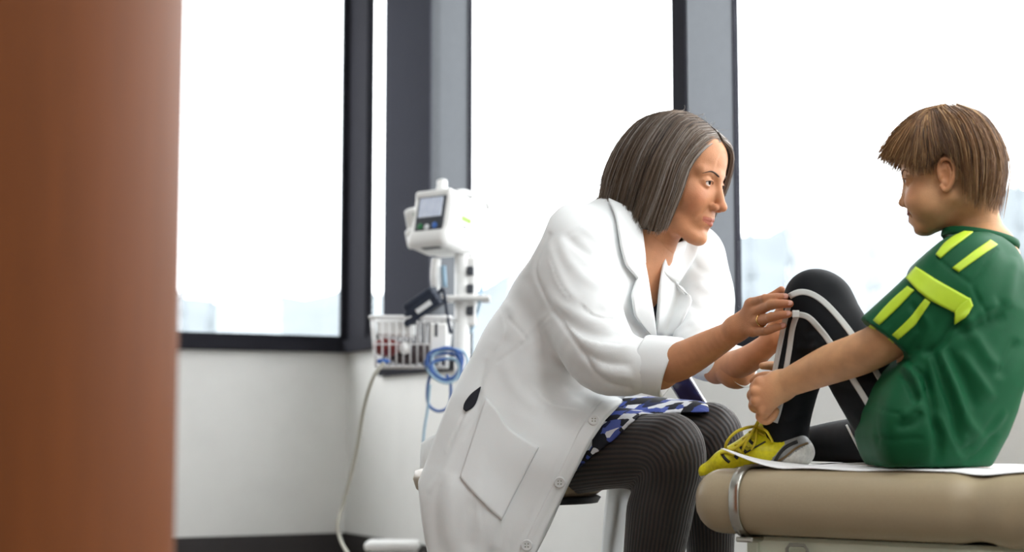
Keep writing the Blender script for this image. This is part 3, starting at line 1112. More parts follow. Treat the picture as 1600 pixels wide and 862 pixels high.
# stand
z_top = MP(0, .02, -.08)[2]
lathe('post', [(.022, .10), (.022, z_top)], (PX, PY, 0), m_dev, mon, 20)
V_, F_ = join([box_vf((PX + .03, PY - .01, z), (.02, .024, .026), None, .003) for z in (W(0, 424, YM)[2], W(0, 452, YM)[2], W(0, 486, YM)[2])])
for zv in (424, 452, 486):
    box('accessory_slot', (PX + .024, PY - .018, W(0, zv, YM)[2]), (.020, .016, .026), m_bezel, mon, None, .003)
V_, F_ = box_vf((PX + .026, PY - .0, W(0, 455, YM)[2]), (.03, .03, .20), None, .006)
mesh_obj('side_channel', V_, F_, m_dev, mon, smooth=False)
# cuff hose / thermometer well hanging on the left of the post
tube('probe_well', [W(682, 404, YM - .03), W(680, 430, YM - .03), W(682, 470, YM - .02)], [.013, .014, .010], m_dev, mon, n=10)
tube('well_label', [W(693, 415, YM - .04), W(695, 448, YM - .04)], .007, m_grayc, mon, n=4)
shl = box('shelf', (W(728, 467, YM)[0], PY, W(0, 467, YM)[2]), (.14, .13, .012), m_dev, mon, None, .005)
tube('coiled_side_cable', [W(742, 402, YM), W(752, 430, YM), W(750, 470, YM), W(742, 500, YM), W(735, 520, YM)], .004, m_grayc, mon, n=24)
# base
for k in range(5):
    t = k * 2 * math.pi / 5 + .9
    d = np.array([math.cos(t), math.sin(t), 0])
    c0 = np.array([PX, PY, 0])
    lg = tube('base_leg', [c0 + UP * .11, c0 + d * .14 + UP * .09, c0 + d * .25 + UP * .065], [.02, .018, .013], m_dev, mon, n=8)
    w = np.cross(d, UP)
    V_, F_ = join([lathe_vf([(.008, -.016), (.026, -.014), (.026, .014), (.008, .016)], c0 + d * .25 + UP * .026, 16, w), lathe_vf([(.007, 0), (.007, .03)], c0 + d * .25 + UP * .035, 10)])
    mesh_obj('caster', V_, F_, m_black, lg)
# wire basket
bx0, bx1 = W(583, 500, YM)[0], W(706, 500, YM)[0]
by0, by1 = YM - .10, YM + .06
bz1, bz0 = W(0, 499, YM)[2], W(0, 574, YM)[2]
bas = empty('wire_basket', ((bx0 + bx1) / 2, (by0 + by1) / 2, bz0))
tag(bas, 'white wire basket hung on the monitor stand, full of supplies', 'basket')
def rrect(x0, x1, y0, y1, z, r=.02):
    out = []
    for cx_, cy_, t0 in ((x1 - r, y1 - r, 0), (x0 + r, y1 - r, 90), (x0 + r, y0 + r, 180), (x1 - r, y0 + r, 270)):
        for k in range(6):
            t = math.radians(t0 + k * 18)
            out.append((cx_ + r * math.cos(t), cy_ + r * math.sin(t), z))
    return np.array(out)
V_, F_ = tube_vf(rrect(bx0, bx1, by0, by1, bz1), .006, 8, True)
mesh_obj('rim', V_, F_, m_wire, bas)
for zz in (bz0, (bz0 * .55 + bz1 * .45)):
    V_, F_ = tube_vf(rrect(bx0 + .012, bx1 - .012, by0 + .012, by1 - .012, zz), .0022, 6, True)
    mesh_obj('hoop', V_, F_, m_wire, bas)
for i in range(11):
    x = bx0 + .015 + (bx1 - bx0 - .03) * i / 10
    V_, F_ = tube_vf([(x, by0, bz1), (x, by0 + .012, bz0), (x, by1 - .012, bz0), (x, by1, bz1)], .0022, 6)
    mesh_obj('wire', V_, F_, m_wire, bas)
for i in range(6):
    y = by0 + .02 + (by1 - by0 - .04) * i / 5
    V_, F_ = tube_vf([(bx0, y, bz1), (bx0 + .012, y, bz0), (bx1 - .012, y, bz0), (bx1, y, bz1)], .0022, 6)
    mesh_obj('wire', V_, F_, m_wire, bas)
# things in the basket
m_red = mat('dark_red_bag', srgb(120, 44, 42), rough=0.5, noise=0.25, nscale=40)
m_dbag = mat('dark_brown_pouch', srgb(66, 54, 56), rough=0.6, noise=0.2, nscale=50)
bmid = (by0 + by1) / 2
o_ = box('supply_box', (W(620, 514, YM)[0], bmid, W(0, 514, YM)[2]), (.105, .09, .046), m_dev, None, None, .006)
tag(o_, 'white cardboard box of supplies at the top of the basket', 'box')
def blob(name, c, r, m, label, cat, seed, amp=.006):
    v = Vol(np.array(c) - max(r) - .03, np.array(c) + max(r) + .03, .005)
    v.ell(c, r)
    V, F = v.mesh(1)
    V = wrinkle(V, F, amp, 60, seed)
    return tag(mesh_obj(name, V, F, m), label, cat)
blob('red_pouch', (W(609, 543, YM)[0] - .004, bmid - .03, W(0, 543, YM)[2]), (.042, .03, .026), m_red, 'dark red pouch slumped at the left of the wire basket', 'pouch', 1)
blob('dark_pouch', (W(640, 556, YM)[0], bmid + .012, W(0, 551, YM)[2]), (.07, .03, .034), m_dbag, 'dark brown pouch lying in the wire basket', 'pouch', 2)
blob('gauze_roll', (W(631, 546, YM)[0] + .008, bmid - .056, W(0, 546, YM)[2]), (.018, .018, .018), m_dev, 'small white gauze roll in the wire basket', 'roll', 3, .001)
blob('blue_glove_pack', (W(603, 566, YM)[0], bmid - .062, W(0, 566, YM)[2]), (.022, .018, .008), m_bluep, 'blue packet at the bottom of the wire basket', 'packet', 4, .003)
o_ = box('white_caddy', (W(688, 540, YM)[0], by0 - .016, W(0, 536, YM)[2]), (.05, .02, .10), m_dev, None, None, .009)
tag(o_, 'white plastic holder clipped to the front of the basket', 'holder')
box('slot', (W(688, 540, YM)[0] - .006, by0 - .0265, W(0, 520, YM)[2]), (.008, .003, .036), m_bezel, o_, None, .001)
# blood pressure cuff lying on the basket rim
cf = empty('pressure_cuff', W(655, 480, YM - .06))
tag(cf, 'folded navy blood pressure cuff with white print on the basket', 'cuff')
cd = W(685, 455, YM - .08) - W(632, 492, YM - .06); cd /= np.linalg.norm(cd)
cn = np.cross(cd, np.array([0, 1., 0])); cn /= np.linalg.norm(cn)
cn = cn if cn[2] > 0 else -cn
axc = np.array([cd, np.cross(cn, cd), cn])
cc = W(657, 478, YM - .07)
cv = Vol(cc - .12, cc + .12, .004)
for k in range(3):
    cv.rbox(cc + cn * (-.022 + .02 * k) + cd * (.006 * k), (.062 - .006 * k, .045, .0095), .008, axc, k=.003)
V_, F_ = cv.mesh(1)
mesh_obj('cuff_fabric', V_, F_, m_cuff, cf)
box('printed_label', cc + cd * .014 - cn * .012 + np.cross(cn, cd) * (-.0465 if np.cross(cn, cd)[1] > 0 else .0465), (.05, .003, .014), m_print, cf, axc, .001)
tube('cuff_tube', [cc + cd * .06, cc + cd * .08 + cn * .0, W(700, 500, YM - .10), W(705, 520, YM - .12)], .005, m_cuff, cf, n=14)
# coiled hoses
hs = empty('coiled_hose', W(697, 572, YM - .14))
tag(hs, 'blue coiled air hose hanging below the monitor basket', 'hose')
hc = W(697, 572, YM - .15)
rh = random.Random(4)
for q in range(6):
    ox, oz, rx, rz, ph = rh.uniform(-.012, .012), rh.uniform(-.014, .014), rh.uniform(.038, .052), rh.uniform(.030, .046), rh.uniform(0, 6)
    P = []
    for k in range(48):
        t = k / 48 * 2 * math.pi
        P.append(hc + np.array([ox + rx * math.cos(t), -.022 + .008 * q * .5 + .012 * math.sin(t + ph), oz + rz * math.sin(t) + .006 * math.sin(2 * t + ph)]))
    V_, F_ = tube_vf(P, .0040, 6, True)
    mesh_obj('hose_turn', V_, F_, m_hose if q % 3 else m_grayc, hs)
tube('hose_loop', [W(675, 575, YM - .16), W(668, 605, YM - .16), W(670, 632, YM - .16), W(686, 642, YM - .16), W(702, 632, YM - .16), W(704, 600, YM - .16), W(698, 585, YM - .16)], .0042, m_hose, hs, n=40)
tube('hose_tail', [W(672, 600, YM - .17), W(668, 640, YM - .17), W(662, 680, YM - .17), W(660, 740, YM - .17)], .0036, m_grayc, hs, n=20)
# mains cable dropping from the basket to the floor
m_cable = mat('beige_cable', srgb(190, 188, 176), rough=0.5)
o_ = tube('power_cable', [W(600, 566, YM - .11), W(583, 590, YM - .1), W(568, 640, YM), W(556, 710, YM + .1), (W(538, 780, YM + .2)), W(528, 815, YM + .2), W(531, 840, YM + .2), W(545, 866, YM + .15), W(575, 900, YM + .05),
                          np.array([W(640, 900, YM)[0], YM - .05, .01])], .0055, m_cable, None, n=80)
tag(o_, 'beige mains cable hanging from the basket to the floor', 'cable')
# small white bin by the wall
bc = W(614, 849, 5.35)
bin_ = empty('waste_bin', (bc[0], 5.35, 0))
tag(bin_, 'small white plastic bin on the floor by the window wall', 'bin')
bv = Vol((bc[0] - .12, 5.24, -.01), (bc[0] + .12, 5.46, .26), .006)
bv.rbox((bc[0], 5.35, .095), (.082, .07, .095), .02)
V_, F_ = bv.mesh(1)
V_[:, 2] = np.maximum(V_[:, 2], 0.002)
mesh_obj('bin_body', V_, F_, m_dev, bin_)
bv = Vol((bc[0] - .12, 5.24, .15), (bc[0] + .12, 5.46, .28), .005)
bv.rbox((bc[0], 5.35, bc[2] - .005), (.09, .078, .016), .013)
V_, F_ = bv.mesh(1)
mesh_obj('bin_lid', V_, F_, m_dev, bin_)

# ================================================================== people: shared builders
class Frame:
    """head frame: x forward (face), y to the person's left, z up; local units are centimetres"""
    def __init__(s, O, F, scale):
        F = np.asarray(F, float); F = F / np.linalg.norm(F)
        L = np.cross(UP, F); L /= np.linalg.norm(L)
        U_ = np.cross(F, L)
        s.M = np.stack([F, L, U_]); s.O = np.asarray(O, float); s.k = scale * 0.01
    def out(s, P):
        return s.O + (np.asarray(P, float) @ s.M) * s.k
    def inn(s, P):
        return ((np.asarray(P, float) - s.O) @ s.M.T) / s.k

def head_vol(fr, boy=False, neck=None, h=0.15):
    v = Vol((-11.5, -9.2, -17), (12.8, 9.2, 13.2), h)
    v.ell((-.6, 0, 4.0), (8.4, 7.2, 7.8)) if boy else v.ell((-1.2, 0, 4.0), (9.0, 7.3, 8.0))
    v.ell((3.2, 0, 4.4), (5.7, 6.0, 5.6), k=2)
    v.ell((3.0, 0, -2.0), (6.0, 6.0, 7.0), k=2)
    for s in (-1, 1):
        if boy:
            v.cone((0.4, s * 4.6, -4.0), (6.1, s * 1.7, -7.8), 2.0, 1.6, k=1.8)
            v.ell((5.6, s * 3.9, -3.4), (2.6, 2.5, 2.7), k=1.8)
            v.cone((7.9, s * 0.8, 2.1), (6.6, s * 4.4, 2.4), .75, .7, k=1.4)
        else:
            v.cone((0, s * 4.7, -5.4), (6.5, s * 1.7, -9.6), 1.9, 1.5, k=2)
            v.ell((5.7, s * 4.0, -2.5), (2.4, 2.2, 2.3), k=1.8)
            v.cone((8.0, s * 0.8, 2.2), (6.6, s * 4.5, 2.5), .9, .8, k=1.2)
    if boy:
        v.ell((6.8, 0, -8.1), (1.6, 1.7, 1.25), k=1.4)
        v.ell((6.9, 0, -5.6), (2.0, 2.9, 2.2), k=1.5)
        v.cone((7.95, 0, 1.0), (9.2, 0, -2.5), .6, .78, k=1.0)
        v.ell((9.45, 0, -2.95), (.95, .95, .8), k=.6)
        al, nz = 8.7, -3.3
    else:
        v.ell((7.2, 0, -9.7), (1.5, 1.8, 1.4), k=1.2)
        v.ell((7.1, 0, -6.1), (2.0, 2.8, 2.3), k=1.5)
        v.cone((8.35, 0, 1.3), (10.2, 0, -2.9), .62, .82, k=.9)
        v.ell((10.4, 0, -3.3), (1.0, .95, .85), k=.6)
        al, nz = 9.35, -3.65
    for s in (-1, 1):
        v.ell((9.3, s * 3.25, .45), (1.7, 2.0, 1.15), k=1.1, op='s')
        v.ell((7.12, s * 3.2, .45), (1.38, 1.45, 1.34), k=.35)
        # almond opening between the lids
        v.ell((8.6, s * 3.2, .40), (1.1, 1.22, .46), k=.12, op='s')
        v.cone((8.25, s * 2.0, .95), (7.6, s * 4.4, .75), .2, .16, k=.18)      # upper lid fold
        v.ell((al, s * 1.15, nz), (.95, .62, .72), k=.45)
        v.ell((al + .45, s * .62, nz - .55), (.55, .3, .4), k=.2, op='s')
    # lips
    if boy:
        for s in (-1, 1):
            v.cone((8.8, 0, -5.2), (7.8, s * 2.4, -4.85), .34, .2, k=.25)
            v.cone((8.6, 0, -6.5), (7.75, s * 2.3, -5.4), .42, .22, k=.25)
            v.cone((9.05, 0, -5.85), (8.05, s * 2.6, -5.1), .34, .2, k=.1, op='s')
            v.ell((7.0, s * 3.5, -3.6), (1.8, 1.8, 1.8), k=1.0)
            v.ell((4.8, s * 3.6, -4.9), (2.6, 2.3, 2.2), k=1.6)
            v.cone((8.7, s * 1.75, -4.0), (7.95, s * 2.75, -6.0), .10, .14, k=.45, op='s')
    else:
        for s in (-1, 1):
            v.cone((9.0, s * .45, -5.98), (7.95, s * 2.3, -6.25), .36, .2, k=.3)
            v.cone((8.85, 0, -6.95), (7.9, s * 2.1, -6.45), .44, .22, k=.35)
            v.cone((9.75, 0, -6.42), (8.35, s * 2.5, -6.42), .13, .12, k=.15, op='s')
            v.cone((8.6, s * 1.9, -3.9), (7.6, s * 3.2, -6.3), .12, .16, k=.6, op='s')   # smile fold
    v.ell((8.9, 0, -8.0), (.55, 1.4, .35), k=.8, op='s')
    v.cone((10.1, 0, -4.9), (9.4, 0, -5.5), .18, .2, k=.4, op='s')
    # ears
    for s in (-1, 1):
        e = np.array([1.0, s * 6.7, -.5]) if boy else np.array([-1.0, s * 7.0, -0.2])
        q = lambda x, y, z: e + np.array([x, s * y, z])
        v.ell(q(-.5, .35, .2), (1.55, .55, 2.4), k=.5)
        hx = [q(.75, .25, .0), q(.85, .5, 1.3), q(.35, .85, 2.5), q(-.7, 1.15, 2.9), q(-1.7, 1.3, 2.3), q(-2.0, 1.3, 1.0), q(-1.75, 1.15, -.2), q(-1.1, .85, -1.5), q(-.3, .6, -2.5), q(.35, .4, -2.5), q(.7, .3, -1.8)]
        v.chain([(p, .36 if i < 7 else .46) for i, p in enumerate(hx)], k=.3)
        v.chain([(q(-1.0, .9, 1.7), .25), (q(-1.2, .95, .5), .28), (q(-.7, .8, -.8), .28)], k=.25)
        v.ell(q(-.1, 1.0, -.1), (.75, .6, 1.15), k=.3, op='s')
        v.cone(q(.65, .45, -.2), q(.5, .5, .1), .3, .3, k=.3)
    if neck is not None:
        v.chain([(fr.inn(p), r / fr.k) for p, r in neck], k=2.2)
    return v

def face_tint(P, boy):
    """0 = skin, towards 0.5 = lip, 1 = brow hair"""
    t = np.zeros(len(P))
    x, y, z = P.T
    if boy:
        m = (x > 7.4) & (np.abs(y) < 2.5) & (z < -4.8 + .1 * np.abs(y)) & (z > -6.9 + .5 * np.abs(y))
        cen = -5.8 + .3 * np.abs(y[m])
    else:
        m = (x > 7.6) & (np.abs(y) < 2.45) & (z < -5.68 + .08 * np.abs(y)) & (z > -7.3 + .32 * np.abs(y))
        cen = -6.45
    w = np.clip(1.25 - np.abs(z[m] - cen) / (1.0 - .25 * np.abs(y[m]) / 2.4), 0, 1)
    t[m] = 0.5 * np.clip(w * 2.2, 0, 1)
    # flushed cheeks, nose, ears
    fl = np.exp(-(((x - 6.8) / 2.2) ** 2 + ((np.abs(y) - 4.6) / 2.0) ** 2 + ((z + 2.6) / 1.9) ** 2)) * .2
    fl += np.exp(-(((x - 10.4) / 1.2) ** 2 + (y / 1.5) ** 2 + ((z + 3.3) / 1.2) ** 2)) * .16
    fl += (np.abs(y) > 7.0) * .14 * (np.abs(x) < 4) * (np.abs(z + .6) < 4.2)
    return np.maximum(t, np.clip(fl, 0, .3))

def eye(fr, side, gaze, parent, iris):
    """eyeball with iris and pupil; gaze = local direction"""
    g = np.asarray(gaze, float); g /= np.linalg.norm(g)
    c = np.array([7.15, side * 3.2, .45])
    prof = []
    n = 16
    for i in range(n + 1):
        a = math.pi * i / n
        prof.append((1.22 * math.sin(a) + 1e-4, -1.22 * math.cos(a)))
    V, F = lathe_vf(prof, (0, 0, 0), 24, g)
    d = (V / 1.22) @ g
    V = V + np.outer(np.clip((d - .88) / .12, 0, 1) * .08, g)
    t = np.where(d > .965, 1.0, np.where(d > .855, .5, 0.0))
    return mesh_obj('eye', fr.out(V + c), F, iris, parent, attrs={'tint': t})

def skin_mat(name, c, lip, flush):
    return attr_mix_mat(name, c, [(0, c), (.3, flush), (.5, lip), (1.0, lip)], rough=.5, sss=.10, spec=.3, noise=.09, nscale=45, bump=.12, bscale=500)
def eye_mat(name, iris):
    return attr_mix_mat(name, (1, 1, 1), [(0, srgb(222, 214, 206)), (.25, iris), (.75, (.008, .008, .01))], rough=.45, spec=.02, noise=0, interp='CONSTANT')

def hair_strands(fr, guides, n, rad, seed, spread, len_jit=.05, clump=.35, segs=9, lift=0.0, curl=0.0, tip=0.25, layer=0.0, flip=0.0, bright=.10, front=.0):
    """guides: ordered list of guide lines (each K local points); strands are drawn between neighbouring guides"""
    r = np.random.default_rng(seed)
    G = np.array(guides, float)                       # (g, K, 3)
    ng, K = G.shape[:2]
    dense = np.array([catmull(g, segs) for g in G])   # (g, segs, 3)
    fine = np.array([catmull(dense[:, j], 200) for j in range(segs)]).transpose(1, 0, 2)   # (200, segs, 3)
    a = r.uniform(0, 1, n)
    ncl = max(8, n // 22)
    ca = r.uniform(0, 1, ncl); coff = r.normal(size=(ncl, 3)) * spread
    ci = np.argmin(np.abs(a[:, None] - ca[None, :]) + r.uniform(0, .02, (n, ncl)), 1)
    gi = np.clip(a * 199, 0, 198.99); i0 = gi.astype(int); f = (gi - i0)[:, None, None]
    P = fine[i0] * (1 - f) + fine[i0 + 1] * f         # (n, segs, 3)
    gc = np.clip(ca[ci] * 199, 0, 198.99); j0 = gc.astype(int); fc = (gc - j0)[:, None, None]
    Pc = fine[j0] * (1 - fc) + fine[j0 + 1] * fc
    t = np.linspace(0, 1, segs)[None, :, None]
    cl = clump * t ** 1.3
    P = P * (1 - cl) + Pc * cl
    # layer depth: pull towards head centre
    ctr = np.array([-1.0, 0, 2.0])
    dirn = P - ctr
    dirn /= np.linalg.norm(dirn, axis=2)[..., None]
    dep = r.beta(1.2, 2.0, n)[:, None, None] * spread * 1.6 - (r.uniform(0, 1, n) < .14)[:, None, None] * spread * .55
    P = P - dirn * dep * (.35 + .65 * t)
    P = P + coff[ci][:, None, :] * t * .55 + r.normal(size=(n, 1, 3)) * spread * .22 * t
    ph = r.uniform(0, 6.28, (n, 1, 1))
    P = P + dirn * (curl * np.sin(t * 9 + ph) * t) + dirn * lift * t
    # length
    ln = 1 - np.abs(r.normal(size=(n, 1, 1))) * len_jit
    st = r.uniform(0, layer, n) if layer else np.zeros(n)
    if layer:
        P = P + dirn * (r.uniform(0, 1, (n, 1, 1)) ** 2 * flip * t ** 3)
    base = np.linspace(0, 1, segs)
    out = np.empty_like(P)
    for k in range(n):
        tt = st[k] + base * (ln[k, 0, 0] - st[k] * .75 * (1 if layer else 0) - st[k] * (.25 if layer else 1))
        for c in range(3):
            out[k, :, c] = np.interp(tt, base, P[k, :, c])
    P = out
    T = np.gradient(P, axis=1)
    T /= np.linalg.norm(T, axis=2)[..., None] + 1e-9
    A = np.cross(T, dirn); A /= np.linalg.norm(A, axis=2)[..., None] + 1e-9
    B = np.cross(T, A)
    rr = rad * r.uniform(.6, 1.3, (n, 1, 1)) * (1 - (1 - tip) * t ** 2)
    th = [0, 2.094, 4.189]
    ringv = np.stack([P + rr * (math.cos(q) * A + math.sin(q) * B) for q in th], 2)   # (n, segs, 3, 3)
    V = fr.out(ringv.reshape(-1, 3))
    b = (np.arange(n) * segs * 3)[:, None, None]
    s_ = (np.arange(segs - 1) * 3)[None, :, None]
    k_ = np.arange(3)[None, None, :]; k2 = (np.arange(3) + 1) % 3
    i1 = b + s_ + k_; i2 = b + s_ + k2[None, None, :]
    F = np.stack([i1, i2, i2 + 3, i1 + 3], -1).reshape(-1, 4)
    tone = r.beta(2, 2.4, n) * .5 + .4 * r.beta(2, 2, ncl)[ci]
    tone = np.where(r.uniform(0, 1, n) < bright, r.uniform(.75, 1, n), tone)
    if front:
        tone = tone + front * (np.exp(-a / .11) + np.exp(-(1 - a) / .11)) * r.uniform(.3, 1, n)
    tone = np.repeat(np.clip(tone, 0, 1), segs * 3)
    return V, F, tone
def hair_cap(fr, guides, inset, nu=60, nv=14, shrink_tip=.0):
    G = np.array(guides, float)
    dense = np.array([catmull(g, nv) for g in G])
    fine = np.array([catmull(dense[:, j], nu) for j in range(nv)]).transpose(1, 0, 2)
    ctr = np.array([-1.0, 0, 2.0])
    d = fine - ctr
    d /= np.linalg.norm(d, axis=2)[..., None]
    P = fine - d * inset
    N = d
    V, F = sheet_vf(P, N, .9)
    return fr.out(V), F

# ================================================================== the woman in the white coat
m_skinW = skin_mat('tanned_skin', srgb(196, 138, 100), srgb(172, 102, 84), srgb(184, 112, 80))
m_coat = mat('white_coat_cotton', srgb(236, 239, 239), rough=0.8, noise=0.012, nscale=25, bump=0.06, bscale=700, sheen=0.1)
m_navy = mat('navy_top_fabric', srgb(20, 22, 34), rough=0.8)
m_button = mat('white_button_plastic', srgb(232, 234, 234), rough=0.3)
m_gold = mat('gold_ring', srgb(225, 185, 120), rough=0.2, metal=1.0)

# ---- head
yaw, pit = math.radians(29), math.radians(15)
YH = 3.05
frW = Frame(W(1056, 281, YH), (math.cos(pit) * math.cos(yaw), -math.cos(pit) * math.sin(yaw), -math.sin(pit)), 1.02)
neckW = [(frW.out((-2.2, 0, -3)), .054), (W(1022, 356, 3.07), .052), (W(1000, 402, 3.09), .060)]
hvW = head_vol(frW, False, neckW)
Vh, Fh = hvW.mesh(1, .4)
tintW = face_tint(Vh, False)
Vh = frW.out(Vh)
# ---- chest (bare skin in the V of the coat), shoulders
sv = np.array([.62, .785, 0]); cvn = np.array([.785, -.62, 0])
bv = Vol((W(640, 600, 3.12)[0], 2.6, .05), (W(1190, 300, 3.1)[0], 3.45, W(0, 330, 3.1)[2]), .0075)
bv.ecap(W(972, 424, 3.10), W(912, 500, 3.12), (.11, .072), (.14, .095), sv)
bv.ecap(W(925, 500, 3.12), W(800, 690, 3.13), (.145, .10), (.17, .115), sv, k=.05)
bv.cone(W(1022, 356, 3.07), W(985, 430, 3.09), .050, .066, k=.05)
bv.chain([(W(885, 400, 3.0), .055), (W(955, 560, 2.88), .045), (W(1030, 574, 2.83), .04)], k=.04)
bv.chain([(W(1080, 412, 3.2), .055), (W(1100, 530, 3.12), .045), (W(1150, 578, 2.98), .036)], k=.04)
legN = [(W(850, 712, 3.05), .082), (W(960, 703, 2.97), .070), (W(1042, 712, 2.90), .060), (W(1036, 790, 2.93), .056), (W(1020, 900, 2.97), .046), (np.array([W(1010, 900, 2.97)[0], 2.97, .12]), .036), (np.array([W(1010, 900, 2.97)[0], 2.97, .07]), .036)]
legF = [(W(880, 690, 3.2), .082), (W(1000, 685, 3.12), .070), (W(1105, 695, 3.05), .058), (W(1108, 780, 3.06), .052), (W(1110, 880, 3.08), .044), (np.array([W(1110, 880, 3.08)[0], 3.08, .12]), .036), (np.array([W(1110, 880, 3.08)[0], 3.08, .07]), .036)]
def shrink(c, d):
    return [(p, r - d) for p, r in c]
bv.chain(shrink(legN, .008), k=.03)
bv.chain(shrink(legF, .008), k=.03)
Vb, Fb = bv.mesh(2)
# ---- near (right) forearm and hand
hv = Vol((W(1000, 560, 2.85)[0], 2.57, W(0, 640, 2.8)[2]), (W(1250, 560, 2.75)[0], 2.90, W(0, 430, 2.75)[2]), .0016)
def ch(pts):
    return [(W(u, v, Y), RM(r, Y)) for u, v, Y, r in pts]
hv.chain(ch([(1020, 572, 2.84, 34), (1062, 564, 2.80, 30), (1105, 542, 2.765, 25), (1140, 522, 2.735, 19.5), (1156, 511, 2.722, 18.5)]), k=.012)
# palm fanned from the wrist to four knuckles
for kn in ((1172, 477, 2.692, 9.5), (1180, 488, 2.684, 10), (1181, 503, 2.685, 9.5), (1176, 517, 2.692, 9)):
    hv.chain(ch([(1150, 513, 2.726, 16), (1165, (513 + kn[1]) / 2 - 1, 2.708, 11.5), kn]), k=.010)
FING = [[(1172, 474, 2.692, 8.2), (1194, 467.5, 2.662, 7.4), (1213, 464.5, 2.642, 6.6), (1227, 463.5, 2.638, 5.6)],
        [(1181, 487, 2.684, 8.6), (1203, 477, 2.646, 7.8), (1221, 474.5, 2.622, 7.0), (1234, 474.5, 2.617, 6.0)],
        [(1182, 503, 2.685, 8.4), (1203, 496, 2.646, 7.6), (1220, 492, 2.622, 6.8), (1232, 490.5, 2.616, 5.8)],
        [(1177, 518, 2.692, 7.6), (1197, 517, 2.658, 6.6), (1213, 511.5, 2.638, 5.8), (1224, 508.5, 2.632, 5.0)]]
for f4 in FING:
    hv.chain(ch(f4), k=.004)
hv.chain(ch([(1158, 498, 2.735, 12), (1184, 476, 2.745, 8.6), (1207, 463, 2.742, 7.4), (1221, 453, 2.732, 6.2)]), k=.008)
# knuckle bumps
for u, v, Y, r in ((1173, 472, 2.686, 6.5), (1183, 485, 2.678, 7), (1184, 501, 2.678, 6.8), (1179, 516, 2.685, 6), (1195, 466, 2.657, 6.3), (1204, 476, 2.640, 6.8), (1204, 495, 2.640, 6.6), (1198, 516.5, 2.653, 5.6)):
    hv.ell(W(u, v, Y), [RM(r, Y)] * 3, k=.004)
Vn, Fn = hv.mesh(3, .5)
# ---- far (left) forearm and hand behind the knee
fv = Vol((W(1080, 600, 3.0)[0], 2.74, W(0, 640, 2.95)[2]), (W(1290, 560, 2.8)[0], 3.10, W(0, 440, 2.8)[2]), .0022)
fv.chain(ch([(1120, 578, 3.03, 22), (1142, 572, 2.98, 23), (1168, 562, 2.92, 22), (1196, 541, 2.87, 18), (1212, 525, 2.855, 18)]), k=.012)
for kn in ((1230, 496, 2.845, 9), (1236, 506, 2.85, 9.5), (1237, 518, 2.85, 9), (1232, 530, 2.845, 8.5)):
    fv.chain(ch([(1210, 527, 2.856, 16), (1222, (527 + kn[1]) / 2, 2.852, 11), kn]), k=.01)
for f4 in ([(1230, 496, 2.845, 8), (1247, 480, 2.84, 7.4), (1262, 470, 2.825, 6.5), (1274, 466, 2.81, 5.5)], [(1236, 506, 2.85, 8.4), (1254, 494, 2.842, 7.6), (1270, 487, 2.828, 6.7), (1282, 484, 2.812, 5.6)],
           [(1237, 518, 2.85, 8.2), (1254, 510, 2.842, 7.4), (1269, 504, 2.828, 6.5), (1280, 501, 2.812, 5.5)], [(1232, 530, 2.845, 7.4), (1247, 525, 2.838, 6.4), (1260, 520, 2.826, 5.7), (1269, 517, 2.812, 5)]):
    fv.chain(ch(f4), k=.004)
fv.chain(ch([(1208, 515, 2.85, 11), (1216, 492, 2.835, 8.4), (1226, 474, 2.822, 7.2), (1230, 462, 2.812, 6)]), k=.008)
Vf, Ff = fv.mesh(1, .4)
parts = [(Vh, Fh), (Vb, Fb), (Vn, Fn), (Vf, Ff)]
off = np.cumsum([0] + [len(p[0]) for p in parts])
Vall = np.vstack([p[0] for p in parts])
Fall = np.vstack([p[1] + off[i] for i, p in enumerate(parts)])
tall = np.zeros(len(Vall)); tall[:len(Vh)] = tintW
# reddish fingertips and knuckles
un, vn = proj(Vn)
tall[off[2]:off[3]] = .16 * np.clip((un - 1205) / 25, 0, 1)
woman = mesh_obj('person', Vall, Fall, m_skinW, attrs={'tint': tall})
tag(woman, 'woman in white lab coat with grey-brown bob, seated, leaning to feel the boy\'s knee', 'person')
m_eyeW = eye_mat('hazel_eye', srgb(46, 32, 22))
for s in (-1, 1):
    eye(frW, s, (.94, -.02, .22), woman, m_eyeW)
# ---- eyebrows: short tapered tufts following the brow
m_brow = mat('dark_brow_hair', srgb(70, 52, 42), rough=.8)
def brows(fr, vol, parent, pts, w, m, off=.12):
    for s in (-1, 1):
        C = catmull([(x, s * y, z) for x, y, z in pts], 14)
        # settle on the modelled surface along local x
        out = []
        for p in C:
            xs = np.arange(10.5, 4, -.04)
            q = np.stack([xs, np.full_like(xs, p[1]), np.full_like(xs, p[2])], 1)
            fvv = vol.sample(q)
            i = np.argmax(fvv < 0)
            out.append((xs[i] + off * .3, p[1], p[2]))
        V, F = tube_vf(out, np.interp(np.linspace(0, 1, 14), [0, .15, .5, 1], [w * .5, w, w * .8, w * .2]), 6)
        mesh_obj('eyebrow', fr.out(V), F, m, parent)
brows(frW, hvW, woman, [(8, 1.3, 2.05), (8, 2.6, 2.55), (8, 3.8, 2.6), (8, 5.0, 1.9)], .2, m_brow)
# upper lashes
for s in (-1, 1):
    C = catmull([(8.42, s * 2.05, .45), (8.62, s * 2.7, .86), (8.5, s * 3.5, .92), (7.95, s * 4.35, .55)], 12)
    V, F = tube_vf(C, np.linspace(.07, .09, 12), 5)
    mesh_obj('eyelashes', frW.out(V), F, m_brow, woman)
